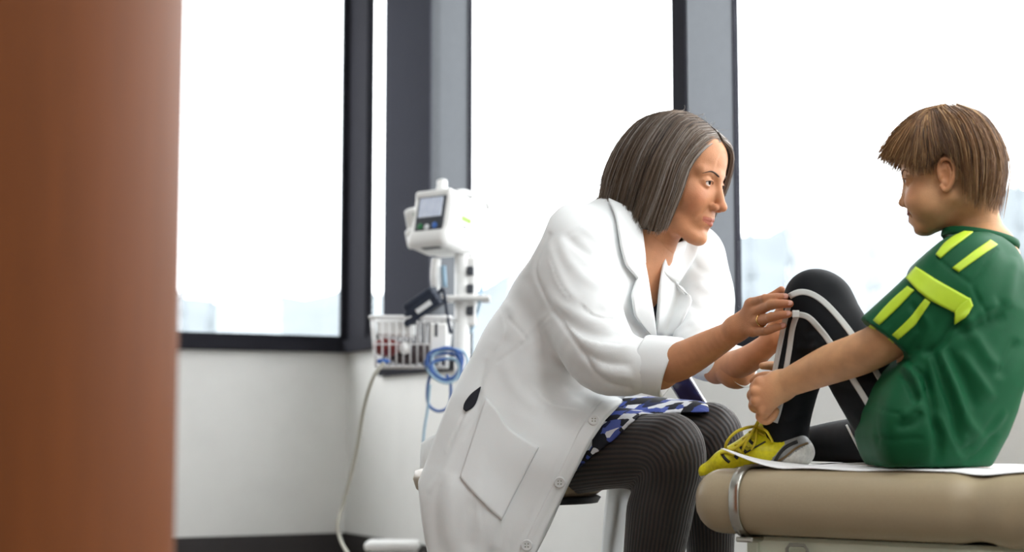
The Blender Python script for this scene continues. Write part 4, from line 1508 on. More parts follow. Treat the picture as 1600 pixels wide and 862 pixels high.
# ---- hair
nearG = [[(7.4, -.4, 8.6), (6.7, -4.2, 6.9), (5.4, -6.6, 2.8), (5.0, -7.2, -2.4), (3.4, -7.0, -10.2)],
         [(5.8, -.4, 10.2), (5.0, -4.8, 8.6), (3.6, -7.5, 3.3), (3.1, -8.1, -2.8), (2.0, -7.8, -11.0)],
         [(3.0, -.4, 11.8), (2.0, -5.2, 10.0), (1.0, -8.3, 3.6), (.6, -8.9, -3), (-.6, -8.4, -11.0)],
         [(0, -.4, 12.8), (-1.5, -5.2, 11), (-2.8, -8.7, 4), (-3.4, -9.2, -3), (-4, -8.5, -10.6)],
         [(-3.5, -.3, 12.8), (-6.2, -4.6, 10.3), (-7.7, -7.8, 4), (-8.5, -8.2, -3), (-8.6, -7.4, -9.9)],
         [(-6.0, 0, 11.9), (-9.7, -2.6, 8.7), (-11.4, -5.0, 3.5), (-12.3, -5.4, -3), (-11.9, -4.8, -9.0)],
         [(-7.0, 0, 11.3), (-10.5, 0, 8), (-12.3, 0, 3), (-13.0, 0, -3), (-12.5, 0, -8.8)]]
farG = [[(x, -y, z) for x, y, z in g] for g in nearG][::-1]
farG[-1] = [(7.6, .3, 8.8), (8.7, 2.9, 7.4), (8.5, 5.2, 3.8), (7.2, 6.8, -1.0), (5.0, 7.0, -9.2)]
farG[-2] = [(6.0, .3, 10.3), (6.8, 4.0, 8.9), (6.2, 6.6, 4.2), (5.0, 7.9, -2.0), (3.0, 7.8, -10)]
m_hairW = attr_mix_mat('grey_brown_hair', (.1, .08, .06), [(0, srgb(34, 28, 25)), (.35, srgb(84, 68, 55)), (.6, srgb(124, 103, 84)), (.8, srgb(164, 150, 136)), (1, srgb(200, 194, 188))], rough=.38, spec=.5, noise=0)
m_capW = mat('dark_hair_mass', srgb(52, 43, 38), rough=.6, noise=.2, nscale=120, stretch=(1, 1, .15))
allG = nearG + farG[1:]
Vs, Fs, tn = hair_strands(frW, allG, 8500, .045, 11, .75, clump=.34, len_jit=.035, segs=12, bright=.13, front=.3)
Vs2, Fs2, tn2 = hair_strands(frW, allG, 800, .095, 17, .5, clump=.1, len_jit=.05, segs=12, bright=.30, front=.2)
tn2 = np.where(tn2 < .42, tn2 * .35, tn2)
Fs = np.vstack([Fs, Fs2 + len(Vs)]); Vs = np.vstack([Vs, Vs2]); tn = np.r_[tn, tn2]
hairW = mesh_obj('hair', Vs, Fs, m_hairW, woman, attrs={'tint': tn})
hairW['kind'] = 'stuff'
V, F = hair_cap(frW, allG, .62, 90, 16)
mesh_obj('hair_mass', V, F, m_capW, hairW)
# fly-away hairs on top
r_ = np.random.default_rng(5)
fl = []
for k in range(46):
    x0 = r_.uniform(-6, 6.5); y0 = r_.uniform(-2.5, 2.5)
    z0 = 12.6 - .055 * (x0 + 1) ** 2 - .05 * y0 ** 2 + .2
    d = np.array([r_.normal() * .9, r_.normal() * .9, r_.uniform(.5, 1.3)])
    L = r_.uniform(.5, 1.9)
    P = [np.array([x0, y0, z0 - .4]) + d * L * t + np.array([math.sin(t * 5 + k), math.cos(t * 4 + k), -t * .6]) * .32 * t for t in np.linspace(0, 1, 8)]
    fl.append(tube_vf(frW.out(np.array(P)), .00022, 3))
V, F = join(fl)
o_ = mesh_obj('flyaway_hair', V, F, m_hairW, hairW, attrs={'tint': np.full(len(V), .8)})
o_['kind'] = 'stuff'

# ---- lab coat
cv = Vol((W(630, 700, 3.1)[0], 2.70, .17), (W(1215, 450, 3.0)[0], 3.40, W(0, 296, 3.1)[2]), .0042)
# torso
cv.ecap(W(972, 392, 3.10), W(930, 455, 3.09), (.165, .075), (.185, .115), sv)
cv.ecap(W(930, 455, 3.09), W(868, 570, 3.11), (.185, .118), (.175, .125), sv, k=.04)
cv.ecap(W(868, 570, 3.11), W(815, 690, 3.12), (.175, .128), (.205, .150), sv, k=.05)
cv.cone(W(975, 355, 3.11), W(960, 420, 3.10), .075, .10, k=.05)
# shoulders
cv.cone(W(975, 360, 3.10), W(893, 385, 3.0), .05, .070, k=.05)
cv.cone(W(990, 365, 3.12), W(1075, 400, 3.2), .05, .066, k=.05)
# near sleeve
cv.chain([(W(890, 392, 2.99), .074), (W(908, 470, 2.94), .074), (W(935, 545, 2.88), .068), (W(975, 570, 2.85), .056), (W(1026, 573, 2.83), .045)], k=.04)
# far sleeve
cv.chain([(W(1080, 408, 3.2), .066), (W(1098, 470, 3.17), .064), (W(1096, 540, 3.10), .054), (W(1118, 566, 3.045), .038), (W(1158, 574, 2.98), .032)], k=.025)
# coat skirt over the hip and down to the hem
cv.ecap(W(815, 690, 3.10), W(770, 790, 3.07), (.20, .145), (.18, .150), sv, k=.06)
cv.ecap(W(770, 790, 3.07), W(760, 990, 3.06), (.18, .150), (.19, .15), sv, k=.05)
cv.ecap(W(845, 712, 3.03), W(940, 700, 2.975), (.125, .105), (.115, .098), np.array([0, 1., 0]), k=.05)
cv.ecap(W(865, 740, 3.02), W(835, 860, 3.02), (.125, .07), (.12, .07), np.array([0, 1., 0]), k=.06)
# silhouette of the back, hem side and front edge (cut by the tailor's pattern)
outline = [(948, 296), (905, 312), (880, 325), (858, 350), (843, 385), (826, 415), (802, 444), (776, 470), (760, 502), (748, 532), (738, 558), (722, 583), (706, 622), (690, 665), (674, 708), (657, 750),
           (663, 795), (671, 838), (679, 880), (690, 1010), (790, 1010), (830, 868), (852, 822), (876, 772), (897, 728), (916, 688), (938, 656), (966, 630), (1000, 612), (1075, 612), (1100, 640), (1200, 640), (1215, 296)]
cv.prism(outline, 3.06, k=.006)
cv_solid = cv.f.copy()
cv_full = Vol(cv.lo, np.array([a[-1] for a in cv.ax]), cv.h); cv_full.f = cv_solid
cv.shell(.011)
# open V of the neck, only in the front
cv.prism([(994, 330), (1000, 400), (1010, 460), (1021, 528), (1026, 528), (1030, 470), (1036, 420), (1042, 392), (1056, 368), (1080, 340), (1080, 290), (1000, 290)], 3.05, k=.004, op='s', y1=3.13)
cv.ell(W(1010, 352, 3.08), (.088, .075, .075), k=.01, op='s')
Vc, Fc = cv.mesh(2)
# clip the sleeve mouths: leave openings where the forearms come out
d1 = W(1052, 574, 2.82) - W(993, 566, 2.845); d1 /= np.linalg.norm(d1)
p1 = W(1030, 572, 2.832)
d2 = W(1180, 582, 2.95) - W(1128, 572, 3.03); d2 /= np.linalg.norm(d2)
p2 = W(1152, 573, 2.99)
uc, vc = proj(Vc)
kill = (((Vc - p1) @ d1 > 0) & (np.linalg.norm(Vc - p1, axis=1) < .11) & (Vc[:, 1] < 2.95)) | (((Vc - p2) @ d2 > 0) & (np.linalg.norm(Vc - p2, axis=1) < .07))
keep = ~kill[Fc].any(1)
used = np.unique(Fc[keep])
remap = np.full(len(Vc), -1); remap[used] = np.arange(len(used))
Vc = Vc[used]; Fc = remap[Fc[keep]]
# cloth relief: seams, folds and creases
coat_lines = [
    ([(948, 325), (915, 352), (880, 372)], 3, -1.2),
    ([(857, 366), (842, 395), (836, 424), (848, 455), (866, 487), (882, 512), (905, 540), (928, 578), (955, 598), (985, 606)], 4, -4.0, 'g'),
    ([(866, 487), (845, 510), (815, 540)], 9, 2.0), ([(860, 500), (840, 520), (825, 535)], 4, -1.6),
    ([(905, 470), (930, 492), (972, 500)], 4, -2.6, 's'), ([(880, 500), (915, 530), (965, 540), (992, 536)], 4, 3.4, 's'), ([(915, 552), (950, 572), (988, 578)], 3.5, 3.0, 's'),
    ([(858, 400), (872, 440), (892, 470)], 4, 2.6, 's'), ([(925, 395), (950, 430), (966, 470)], 4, 2.6, 's'), ([(945, 360), (955, 400), (968, 440)], 4, -2.2, 's'),
    ([(760, 700), (750, 760), (752, 830)], 5, 2.6, 's'), ([(800, 820), (795, 845), (790, 870)], 4, 2.4, 's'), ([(830, 600), (860, 630), (905, 640)], 5, 2.0, 's'), ([(780, 480), (790, 515), (775, 550)], 5, 2.2, 's'),
    ([(855, 372), (866, 410), (885, 450), (905, 470)], 8, 3), ([(870, 366), (890, 410), (925, 440), (960, 452)], 9, 3.0),
    ([(880, 365), (915, 395), (950, 415)], 7, -3), ([(905, 352), (940, 380), (965, 425)], 7, 3.0),
    ([(850, 455), (880, 480), (920, 500), (965, 505)], 10, 3.2), ([(862, 480), (900, 512), (945, 525), (990, 520)], 8, -3.6),
    ([(885, 515), (920, 540), (960, 548), (995, 540)], 9, 3.5), ([(905, 545), (940, 565), (990, 570)], 7, -3.8), ([(930, 575), (960, 585), (990, 588)], 6, 3.0),
    ([(970, 470), (985, 500), (1005, 520)], 6, -3.0), ([(940, 470), (965, 500), (985, 530)], 8, 3.0),
    ([(795, 497), (822, 530), (812, 541), (778, 565)], 2.5, -1.4, 'g'),
    ([(812, 541), (840, 512), (860, 490)], 3, -2.0),
    ([(760, 560), (750, 600), (742, 640)], 5, -2.5), ([(790, 560), (800, 600), (830, 630), (850, 640)], 10, 2.6),
    ([(850, 560), (880, 590), (900, 620)], 14, 3.0), ([(900, 590), (930, 610), (965, 615)], 10, 3.2), ([(880, 600), (915, 625), (940, 640)], 8, -2.8),
    ([(830, 560), (900, 575), (940, 600)], 12, -2.5),
    ([(955, 632), (928, 662), (905, 705), (880, 752), (855, 800), (828, 855)], 2.2, -1.6, 'g'),
    ([(930, 625), (900, 665), (876, 712), (852, 760), (828, 808), (800, 862)], 2.0, -1.2, 'g'),
    ([(780, 800), (770, 830), (772, 862)], 9, 3.5), ([(745, 780), (735, 820), (732, 862)], 12, -3.5), ([(710, 740), (700, 790), (705, 862)], 12, 3.5), ([(690, 740), (680, 790), (684, 862)], 8, -2.5),
    ([(735, 640), (712, 690), (690, 740), (668, 770)], 6, 3.0), ([(729, 640), (716, 668), (700, 706)], 2.5, -3.0), ([(722, 650), (709, 690), (698, 710)], 3, 2.5, 's'), ([(752, 610), (742, 655), (725, 690)], 4, -2.5),
    ([(1078, 395), (1092, 420), (1120, 430)], 6, -2.5), ([(1085, 440), (1110, 455), (1140, 458)], 7, 3.0), ([(1072, 470), (1100, 485), (1145, 482)], 7, -3.0), ([(1075, 500), (1105, 510), (1135, 500)], 8, 3.0),
    ([(1080, 540), (1100, 548), (1125, 560)], 6, -2.5), ([(790, 470), (805, 500), (790, 530)], 9, 2.5), ([(820, 430), (840, 470), (855, 500)], 8, -2.5),
]
Vc = folds(Vc, Fc, coat_lines)
Vc = wrinkle(Vc, Fc, .0035, 26, 3)
cs = Surf(Vc, Fc)
coat = mesh_obj('lab_coat', Vc, Fc, m_coat, woman)
# collar and lapels lie on the coat front
strip_on('collar', cv_full, [(950, 318), (958, 345), (964, 390), (971, 416), (990, 436)], [(978, 330), (994, 345), (999, 372), (1002, 398), (1003, 412)], m_coat, coat, n=30, mm=10, off=.012, thick=.004, curve=False)
strip_on('lapel', cv_full, [(990, 437), (981, 460), (986, 490), (1003, 511), (1018, 526)], [(1003, 410), (1007, 432), (1011, 460), (1016, 492), (1021, 527)], m_coat, coat, n=26, mm=10, off=.010, thick=.004, curve=False)
def on_coat(rows, off):
    """control net whose depths follow the coat front"""
    out = []
    for r in rows:
        P, N = cv_full.hit(np.array([p[0] for p in r], float), np.array([p[1] for p in r], float))
        out.append([(p[0], p[1], min(q[1], 3.12) - off - (p[2] if len(p) > 2 else 0)) for p, q in zip(r, P)])
    return out
patch('collar', on_coat([[(1044, 384), (1072, 376), (1097, 372)], [(1040, 404), (1063, 402), (1088, 400)], [(1037, 424), (1047, 434), (1059, 446)]], .008), 12, 12, m_coat, coat, .004)
patch('lapel', on_coat([[(1045, 382), (1058, 380), (1074, 378)], [(1038, 414), (1050, 422), (1060, 444)], [(1033, 446), (1056, 456), (1080, 464)], [(1029, 486), (1048, 492), (1067, 497)], [(1025, 528), (1037, 528), (1050, 527)]], .011), 16, 12, m_coat, coat, .004)
# pocket
strip_on('pocket', cs, [(760, 622), (778, 642), (792, 666), (815, 683), (842, 699)], [(719, 746), (735, 765), (751, 782), (767, 798), (783, 812)], m_coat, coat, n=30, mm=26, off=.0045, thick=.004)
# placket edge and buttons
strip_on('placket', cs, [(972, 627), (944, 652), (920, 690), (900, 730), (878, 774), (856, 820), (836, 864)], [(941, 628), (912, 664), (888, 710), (866, 754), (842, 800), (816, 854), (806, 880)], m_coat, coat, n=50, mm=8, off=.0035, thick=.003)
def button(u, v, r=9.0):
    P, N = cs.hit(np.array([[float(u)]]), np.array([[float(v)]]))
    p, n = P[0, 0], N[0, 0]
    R_ = RM(r, p[1])
    b = lathe('button', [(R_ * .3, 0), (R_, 0), (R_, .0016), (R_ * .86, .0026), (R_ * .7, .0018), (R_ * .2, .0018)], p + n * .0035, m_button, coat, 20, n)
    e = np.cross(n, UP); e /= np.linalg.norm(e); g = np.cross(n, e)
    V, F = join([lathe_vf([(R_ * .12, 0), (R_ * .12, .0006)], p + n * .0053 + e * sx * R_ * .25 + g * sy * R_ * .25, 8, n) for sx in (-1, 1) for sy in (-1, 1)])
    mesh_obj('button_holes', V, F, m_handle, b)
for u, v in ((928, 658), (874, 752), (823, 851)):
    button(u, v)
# vent in the back with a glimpse of the navy top, and the far coat tail on the stool
strip_on('vent_gap', cs, [(752, 605), (738, 615), (727, 630), (725, 640)], [(752, 606), (745, 628), (738, 638), (729, 643)], m_navy, coat, n=14, mm=6, off=.0035, thick=.002)
patch('coat_tail', [[(700, 672, 3.2), (672, 682, 3.22), (658, 692, 3.24)], [(700, 700, 3.2), (668, 708, 3.2), (656, 716, 3.22)], [(700, 745, 3.18), (672, 748, 3.18), (657, 742, 3.2)]], 10, 10, m_coat, coat, .004)
patch('coat_tail', [[(950, 752, 3.24), (968, 756, 3.22), (990, 752, 3.2)], [(944, 800, 3.25), (964, 800, 3.2), (984, 800, 3.22)], [(940, 850, 3.25), (955, 856, 3.21), (976, 852, 3.23)], [(936, 905, 3.25), (955, 900, 3.2), (972, 905, 3.22)]], 16, 10, m_coat, coat, .004)
# turned-up cuffs
def cuff(name, a, b, ra, rb, squash=1.0, tilt=0.0):
    a = np.asarray(a); b = np.asarray(b)
    A = b - a; L = np.linalg.norm(A); A /= L
    rows = []
    n = 36
    e1 = np.cross(A, np.array([0, 1., 0])); e1 /= np.linalg.norm(e1); e2 = np.cross(A, e1)
    prof = [(0, ra * .9), (0, ra), (.06, ra * 1.02), (.5, (ra + rb) / 2 * 1.03), (.94, rb * 1.01), (1.0, rb), (1.0, rb - .006), (.6, (ra + rb) / 2 - .010), (.1, ra - .010)]
    V = []
    for t, r in prof:
        for k in range(n):
            th = 2 * math.pi * k / n
            rr = r * (1 + .02 * math.sin(3 * th + 1) + .012 * math.sin(7 * th + t * 3))
            V.append(a + A * L * t + e1 * rr * math.cos(th) + e2 * rr * math.sin(th) * squash + A * tilt * math.cos(th) * r)
    F = [(i * n + k, i * n + (k + 1) % n, (i + 1) * n + (k + 1) % n, (i + 1) * n + k) for i in range(len(prof) - 1) for k in range(n)]
    return mesh_obj(name, V, F, m_coat, coat)
cuff('cuff', W(996, 567, 2.842), W(1050, 575, 2.825), RM(44, 2.84), RM(48, 2.82), tilt=.22)
cuff('cuff', W(1108, 563, 3.06), W(1160, 573, 2.975), RM(31, 3.04), RM(31, 2.96), tilt=-.45)
# top under the coat
nv = Vol(W(940, 560, 3.1) - .1, W(1100, 420, 3.1) + .12, .006)
nv.ecap(W(955, 470, 3.105), W(915, 540, 3.11), (.156, .090), (.155, .106), sv)
nv.prism([(1004, 425), (1016, 470), (1022, 478), (1027, 440), (1060, 420), (1060, 620), (900, 620), (900, 425)], 3.05, k=.004)
V, F = nv.mesh(1)
mesh_obj('navy_top', V, F, m_navy, woman)
# ---- tights with ribs
def rib_attr(V, chains):
    best = np.full(len(V), 1e9); ang = np.zeros(len(V))
    for c in chains:
        pts = np.array([p for p, r in c])
        nrm = np.cross(pts[2] - pts[0], pts[4] - pts[2]); nrm /= np.linalg.norm(nrm)
        pts = catmull(pts, 60)
        for (a, b) in zip(pts[:-1], pts[1:]):
            ab = b - a
            t = np.clip(((V - a) @ ab) / (ab @ ab), 0, 1)
            o = V - a - t[:, None] * ab
            d = np.linalg.norm(o, axis=1)
            tg = ab / np.linalg.norm(ab)
            m = d < best
            best[m] = d[m]
            ang[m] = np.arctan2(o[m] @ nrm, o[m] @ np.cross(nrm, tg))
    return ang
def tights_mat():
    m = mat('dark_brown_ribbed_tights', srgb(30, 24, 23), rough=.6, sheen=.22)
    nt = m.node_tree
    b = nt.nodes['Principled BSDF']
    a = nt.nodes.new('ShaderNodeAttribute'); a.attribute_name = 'rib'
    mu = nt.nodes.new('ShaderNodeMath'); mu.operation = 'MULTIPLY'; mu.inputs[1].default_value = 46
    sn = nt.nodes.new('ShaderNodeMath'); sn.operation = 'SINE'
    r = nt.nodes.new('ShaderNodeValToRGB')
    r.color_ramp.elements[0].position = .30; r.color_ramp.elements[0].color = (*srgb(15, 13, 14), 1)
    r.color_ramp.elements[1].position = .70; r.color_ramp.elements[1].color = (*srgb(50, 37, 32), 1)
    mr = nt.nodes.new('ShaderNodeMapRange'); mr.inputs[1].default_value = -1; mr.inputs[2].default_value = 1
    nt.links.new(a.outputs['Fac'], mu.inputs[0]); nt.links.new(mu.outputs[0], sn.inputs[0]); nt.links.new(sn.outputs[0], mr.inputs[0]); nt.links.new(mr.outputs[0], r.inputs[0]); nt.links.new(r.outputs[0], b.inputs['Base Color'])
    bp = nt.nodes.new('ShaderNodeBump'); bp.inputs['Strength'].default_value = .4; bp.inputs['Distance'].default_value = .002
    nt.links.new(mr.outputs[0], bp.inputs['Height']); nt.links.new(bp.outputs[0], b.inputs['Normal'])
    return m
m_tights = tights_mat()
lv = Vol((W(760, 700, 3.0)[0], 2.80, .05), (W(1190, 700, 3.05)[0], 3.32, W(0, 625, 3.0)[2]), .0055)
lv.chain(legN, k=.03)
lv.chain(legF, k=.03)
# calf, kneecap
lv.cone(W(1024, 800, 2.96), W(1016, 880, 2.99), .046, .042, k=.04)
lv.ell(W(1056, 694, 2.885), (.040, .036, .046), k=.05)
lv.ell(W(1118, 672, 3.04), (.040, .036, .046), k=.05)
V, F = lv.mesh(3)
mesh_obj('tights', V, F, m_tights, woman, attrs={'rib': rib_attr(V, [legN, legF])})
# shoes (below the picture)
m_shoeW = mat('black_leather', srgb(24, 22, 24), rough=.35)
for c in (legN, legF):
    p = c[-1][0]
    v = Vol((p[0] - .12, p[1] - .16, -.005), (p[0] + .24, p[1] + .12, .13), .006)
    v.cone((p[0] - .03, p[1] + .01, .045), (p[0] + .15, p[1] - .08, .03), .042, .034, k=.02)
    v.cone((p[0], p[1], .10), (p[0], p[1], .05), .040, .042, k=.02)
    v.plane((0, 0, .004), (0, 0, -1))
    V, F = v.mesh(1)
    V[:, 2] = np.maximum(V[:, 2], 0.001)
    mesh_obj('shoe', V, F, m_shoeW, woman)
# ---- printed skirt
def skirt_mat():
    m = mat('blue_print_skirt', srgb(30, 34, 60), rough=.7)
    nt = m.node_tree
    b = nt.nodes['Principled BSDF']
    tc = nt.nodes.new('ShaderNodeTexCoord')
    mp = nt.nodes.new('ShaderNodeMapping')
    mp.inputs['Rotation'].default_value = (.35, .9, .75)
    mp.inputs['Scale'].default_value = (38, 74, 38)
    vo = nt.nodes.new('ShaderNodeTexVoronoi')
    vo.distance = 'CHEBYCHEV'
    vo.inputs['Scale'].default_value = 1.0
    vo.inputs['Randomness'].default_value = .55
    r = nt.nodes.new('ShaderNodeValToRGB')
    r.color_ramp.interpolation = 'CONSTANT'
    st = [(0, srgb(14, 16, 28)), (.26, srgb(66, 84, 160)), (.46, srgb(30, 38, 74)), (.62, srgb(228, 230, 234)), (.76, srgb(12, 12, 20)), (.88, srgb(84, 100, 176))]
    while len(r.color_ramp.elements) < len(st):
        r.color_ramp.elements.new(.5)
    for e, (p, c) in zip(r.color_ramp.elements, st):
        e.position = p; e.color = (*c, 1)
    sp = nt.nodes.new('ShaderNodeSeparateColor')
    nt.links.new(tc.outputs['Object'], mp.inputs[0]); nt.links.new(mp.outputs[0], vo.inputs['Vector']); nt.links.new(vo.outputs['Color'], sp.inputs[0])
    nt.links.new(sp.outputs[0], r.inputs[0])
    nt.links.new(r.outputs[0], b.inputs['Base Color'])
    return m
m_skirt = skirt_mat()
kv = Vol((W(780, 700, 3.0)[0], 2.82, W(0, 780, 3.0)[2]), (W(1130, 700, 3.1)[0], 3.34, W(0, 590, 3.0)[2]), .0045)
grow = lambda c, d: [(p, r + d) for p, r in c]
kv.chain(grow(legN[:3], .010), k=.03)
kv.chain(grow(legF[:3], .012), k=.03)
kv.ecap(W(985, 668, 3.1), W(1085, 664, 3.05), (.08, .045), (.075, .042), np.array([0, 1., 0]), k=.03)
kv.prism([(800, 590), (1112, 590), (1112, 643), (1070, 646), (1030, 648), (998, 648), (976, 666), (954, 687), (927, 708), (900, 733), (880, 760), (800, 760)], 2.98, k=.003)
V, F = kv.mesh(2)
mesh_obj('skirt', V, F, m_skirt, woman)
# ---- wedding ring on the near hand
rp = W(1190, 500.5, 2.670); ra_ = W(1203, 496, 2.646) - W(1182, 503, 2.685); ra_ /= np.linalg.norm(ra_)
e1 = np.cross(ra_, UP); e1 /= np.linalg.norm(e1); e2 = np.cross(ra_, e1)
ringp = [rp + .0098 * (e1 * math.cos(t) + e2 * math.sin(t)) for t in np.linspace(0, 2 * math.pi, 24, endpoint=False)]
V, F = tube_vf(ringp, .0016, 8, True)
mesh_obj('finger_ring', V, F, m_gold, woman)
m_nail = mat('pink_fingernail', srgb(214, 160, 142), rough=.3)
for f4 in FING:
    p, q = W(*f4[2][:3]), W(*f4[3][:3])
    d = (q - p) / np.linalg.norm(q - p)
    n_ = np.array([0, -1., .12]); n_ -= d * (n_ @ d); n_ /= np.linalg.norm(n_)
    w_ = np.cross(d, n_)
    r_n = RM(f4[3][3], f4[3][2])
    V, F = lathe_vf([(.05, -.5), (.75, -.4), (1, 0), (.75, .4), (.05, .5)], (0, 0, 0), 14)
    V = q + d * (.001 + V[:, :1] * .0050) + w_ * (V[:, 1:2] * .0042) + n_ * (r_n * .93 + V[:, 2:3] * .0011)
    mesh_obj('fingernail', V, F, m_nail, woman)
# ---- dark glossy piece with silver rim beside her far hip, real object unidentified
tb = empty('slab', W(1092, 615, 3.22))
tag(tb, 'dark glossy tablet with silver rim behind the printed skirt', 'slab')
ta = W(1106, 636, 3.2) - W(1074, 585, 3.2); ta /= np.linalg.norm(ta)
tn_ = np.array([-.25, -.95, -.1]); tn_ -= ta * (tn_ @ ta); tn_ /= np.linalg.norm(tn_)
tw = np.cross(ta, tn_)
if tw[0] < 0: tw = -tw
axt = np.array([tw, tn_, ta])
tcn = W(1080, 622, 3.24)
m_silver = mat('silver_rim', srgb(205, 205, 208), rough=.25, metal=.8)
m_gloss = mat('dark_purple_glass', srgb(44, 34, 62), rough=.06, spec=.8)
box('case', tcn, (.046, .008, .15), m_silver, tb, axt, .003)
box('glass', tcn + tn_ * .0045, (.038, .002, .138), m_gloss, tb, axt, .0005)

# ================================================================== the boy in green
m_skinB = skin_mat('light_skin', srgb(212, 160, 116), srgb(168, 100, 82), srgb(208, 138, 100))
m_shirt = mat('green_jersey', srgb(8, 80, 46), rough=0.62, noise=0.06, nscale=14, bump=0.05, bscale=600, spec=.22)
m_neon = mat('neon_yellow_trim', srgb(190, 220, 44), rough=0.5, noise=0.04, nscale=60)
m_pants = mat('black_track_fabric', srgb(13, 16, 20), rough=0.68, noise=0.12, nscale=30, spec=.22)
m_stripe = mat('pale_grey_stripe', srgb(214, 216, 212), rough=0.55)
BF = np.array([-.788, .616, 0]); BL = np.array([-.616, -.788, 0])
yawB, pitB = math.radians(21), math.radians(7)
YB = 2.55
frB = Frame(W(1490, 278, YB), (-math.cos(pitB) * math.cos(yawB), math.cos(pitB) * math.sin(yawB), -math.sin(pitB)), 0.885)
neckB = [(frB.out((-2.8, 0, -3)), .040), (W(1527, 340, 2.545), .034), (W(1534, 370, 2.54), .038), (W(1538, 400, 2.535), .055)]
hvB = head_vol(frB, True, neckB)
Vh, Fh = hvB.mesh(1, .4)
tB = face_tint(Vh, True)
Vh = frB.out(Vh)
b2 = Vol((W(1300, 500, 2.5)[0], 2.2, ZT - .01), (W(1640, 500, 2.5)[0], 2.85, W(0, 360, 2.5)[2]), .008)
b2.ecap(W(1522, 452, 2.535), W(1495, 590, 2.53), (.115, .06), (.115, .075), BL)
b2.ecap(W(1500, 590, 2.53), W(1460, 665, 2.53), (.12, .08), (.13, .085), BL, k=.04)
b2.cone(W(1535, 388, 2.54), W(1526, 440, 2.535), .046, .06, k=.03)
b2.chain(ch([(1508, 428, 2.45, 44), (1440, 490, 2.45, 34), (1396, 528, 2.475, 26)]), k=.03)
b2.chain(ch([(1495, 430, 2.66, 38), (1440, 505, 2.72, 32), (1330, 560, 2.76, 27)]), k=.03)
b2.plane((0, 0, ZT + .006), (0, 0, -1))
Vt, Ft = b2.mesh(2)
# near (left) arm and hand
ha = Vol((W(1150, 600, 2.7)[0], 2.40, W(0, 680, 2.65)[2]), (W(1440, 600, 2.46)[0], 2.74, W(0, 490, 2.6)[2]), .0018)
ha.chain(ch([(1420, 508, 2.462, 34), (1385, 532, 2.475, 33), (1345, 552, 2.515, 33), (1300, 568, 2.555, 31), (1260, 585, 2.597, 26), (1230, 598, 2.622, 22), (1218, 602, 2.632, 21)]), k=.02)
for kn in ((1189, 599, 2.632, 12), (1184, 612, 2.628, 12.5), (1186, 627, 2.63, 12), (1195, 641, 2.636, 10.5)):
    ha.chain(ch([(1221, 602, 2.634, 19), (1206, (602 + kn[1]) / 2, 2.63, 15), kn]), k=.012)
for fg in ([(1189, 599, 2.632, 10), (1180, 604, 2.652, 9), (1183, 608, 2.680, 8), (1196, 609, 2.702, 7)], [(1184, 612, 2.628, 10.5), (1176, 617, 2.650, 9.4), (1180, 622, 2.680, 8.2), (1194, 623, 2.704, 7)],
           [(1186, 627, 2.63, 10), (1178, 633, 2.652, 9), (1183, 638, 2.680, 8), (1196, 638, 2.702, 7)], [(1195, 641, 2.636, 9.5), (1189, 650, 2.645, 8.6), (1197, 656, 2.650, 8), (1207, 650, 2.648, 7), (1212, 642, 2.646, 6)]):
    ha.chain(ch(fg), k=.005)
ha.chain(ch([(1214, 592, 2.645, 12), (1198, 588, 2.668, 8.4), (1184, 590, 2.690, 7), (1177, 595, 2.70, 6)]), k=.008)
for u, v, Y in ((1185, 597, 2.624), (1179, 611, 2.618), (1180, 626, 2.620), (1190, 640, 2.626)):
    ha.ell(W(u, v, Y), [RM(7, Y)] * 3, k=.005)
Va, Fa = ha.mesh(3, .5)
# far (right) forearm and hand round the shin
hb = Vol((W(1170, 600, 2.76)[0], 2.66, W(0, 640, 2.75)[2]), (W(1345, 600, 2.8)[0], 2.84, W(0, 530, 2.75)[2]), .0025)
hb.chain(ch([(1330, 560, 2.76, 27), (1285, 577, 2.775, 24), (1256, 588, 2.78, 19)]), k=.01)
for q_ in range(4):
    hb.chain(ch([(1256, 588, 2.78, 15), (1232, 582 + q_ * 9, 2.778, 9), (1216, 586 + q_ * 9, 2.762, 7.4), (1206, 592 + q_ * 9, 2.742, 6.4)]), k=.006)
hb.chain(ch([(1240, 580, 2.772, 11), (1216, 573, 2.755, 8), (1201, 571, 2.745, 7), (1191, 571.5, 2.738, 5.6)]), k=.006)
Vr, Fr = hb.mesh(1, .4)
parts = [(Vh, Fh), (Vt, Ft), (Va, Fa), (Vr, Fr)]
off = np.cumsum([0] + [len(p[0]) for p in parts])
Vall = np.vstack([p[0] for p in parts]); Fall = np.vstack([p[1] + off[i] for i, p in enumerate(parts)])
tall = np.zeros(len(Vall)); tall[:len(Vh)] = tB
ua, va = proj(Va)
tall[off[2]:off[3]] = .14 * np.clip((1215 - ua) / 25, 0, 1)
boy = mesh_obj('person', Vall, Fall, m_skinB, attrs={'tint': tall})
tag(boy, 'brown-haired boy in green jersey and black track trousers hugging his knee on the table', 'person')
m_eyeB = eye_mat('blue_grey_eye', srgb(92, 104, 104))
for s in (-1, 1):
    eye(frB, s, (.97, 0, .05), boy, m_eyeB)
m_browB = mat('brown_brow_hair', srgb(110, 78, 54), rough=.7)
brows(frB, hvB, boy, [(8, 1.3, 1.9), (8, 2.6, 2.35), (8, 3.8, 2.4), (8, 4.8, 1.8)], .17, m_browB)
for s in (-1, 1):
    C = catmull([(8.42, s * 2.05, .45), (8.65, s * 2.7, .86), (8.55, s * 3.5, .92), (7.95, s * 4.35, .55)], 12)
    V, F = tube_vf(C, np.linspace(.06, .08, 12), 5)
    mesh_obj('eyelashes', frB.out(V), F, m_browB, boy)
m_teeth = mat('tooth_enamel', srgb(225, 218, 205), rough=.25)
C = catmull([(7.2, -2.0, -5.15), (8.1, -1.0, -5.5), (8.42, 0, -5.62), (8.1, 1.0, -5.5), (7.2, 2.0, -5.15)], 14)
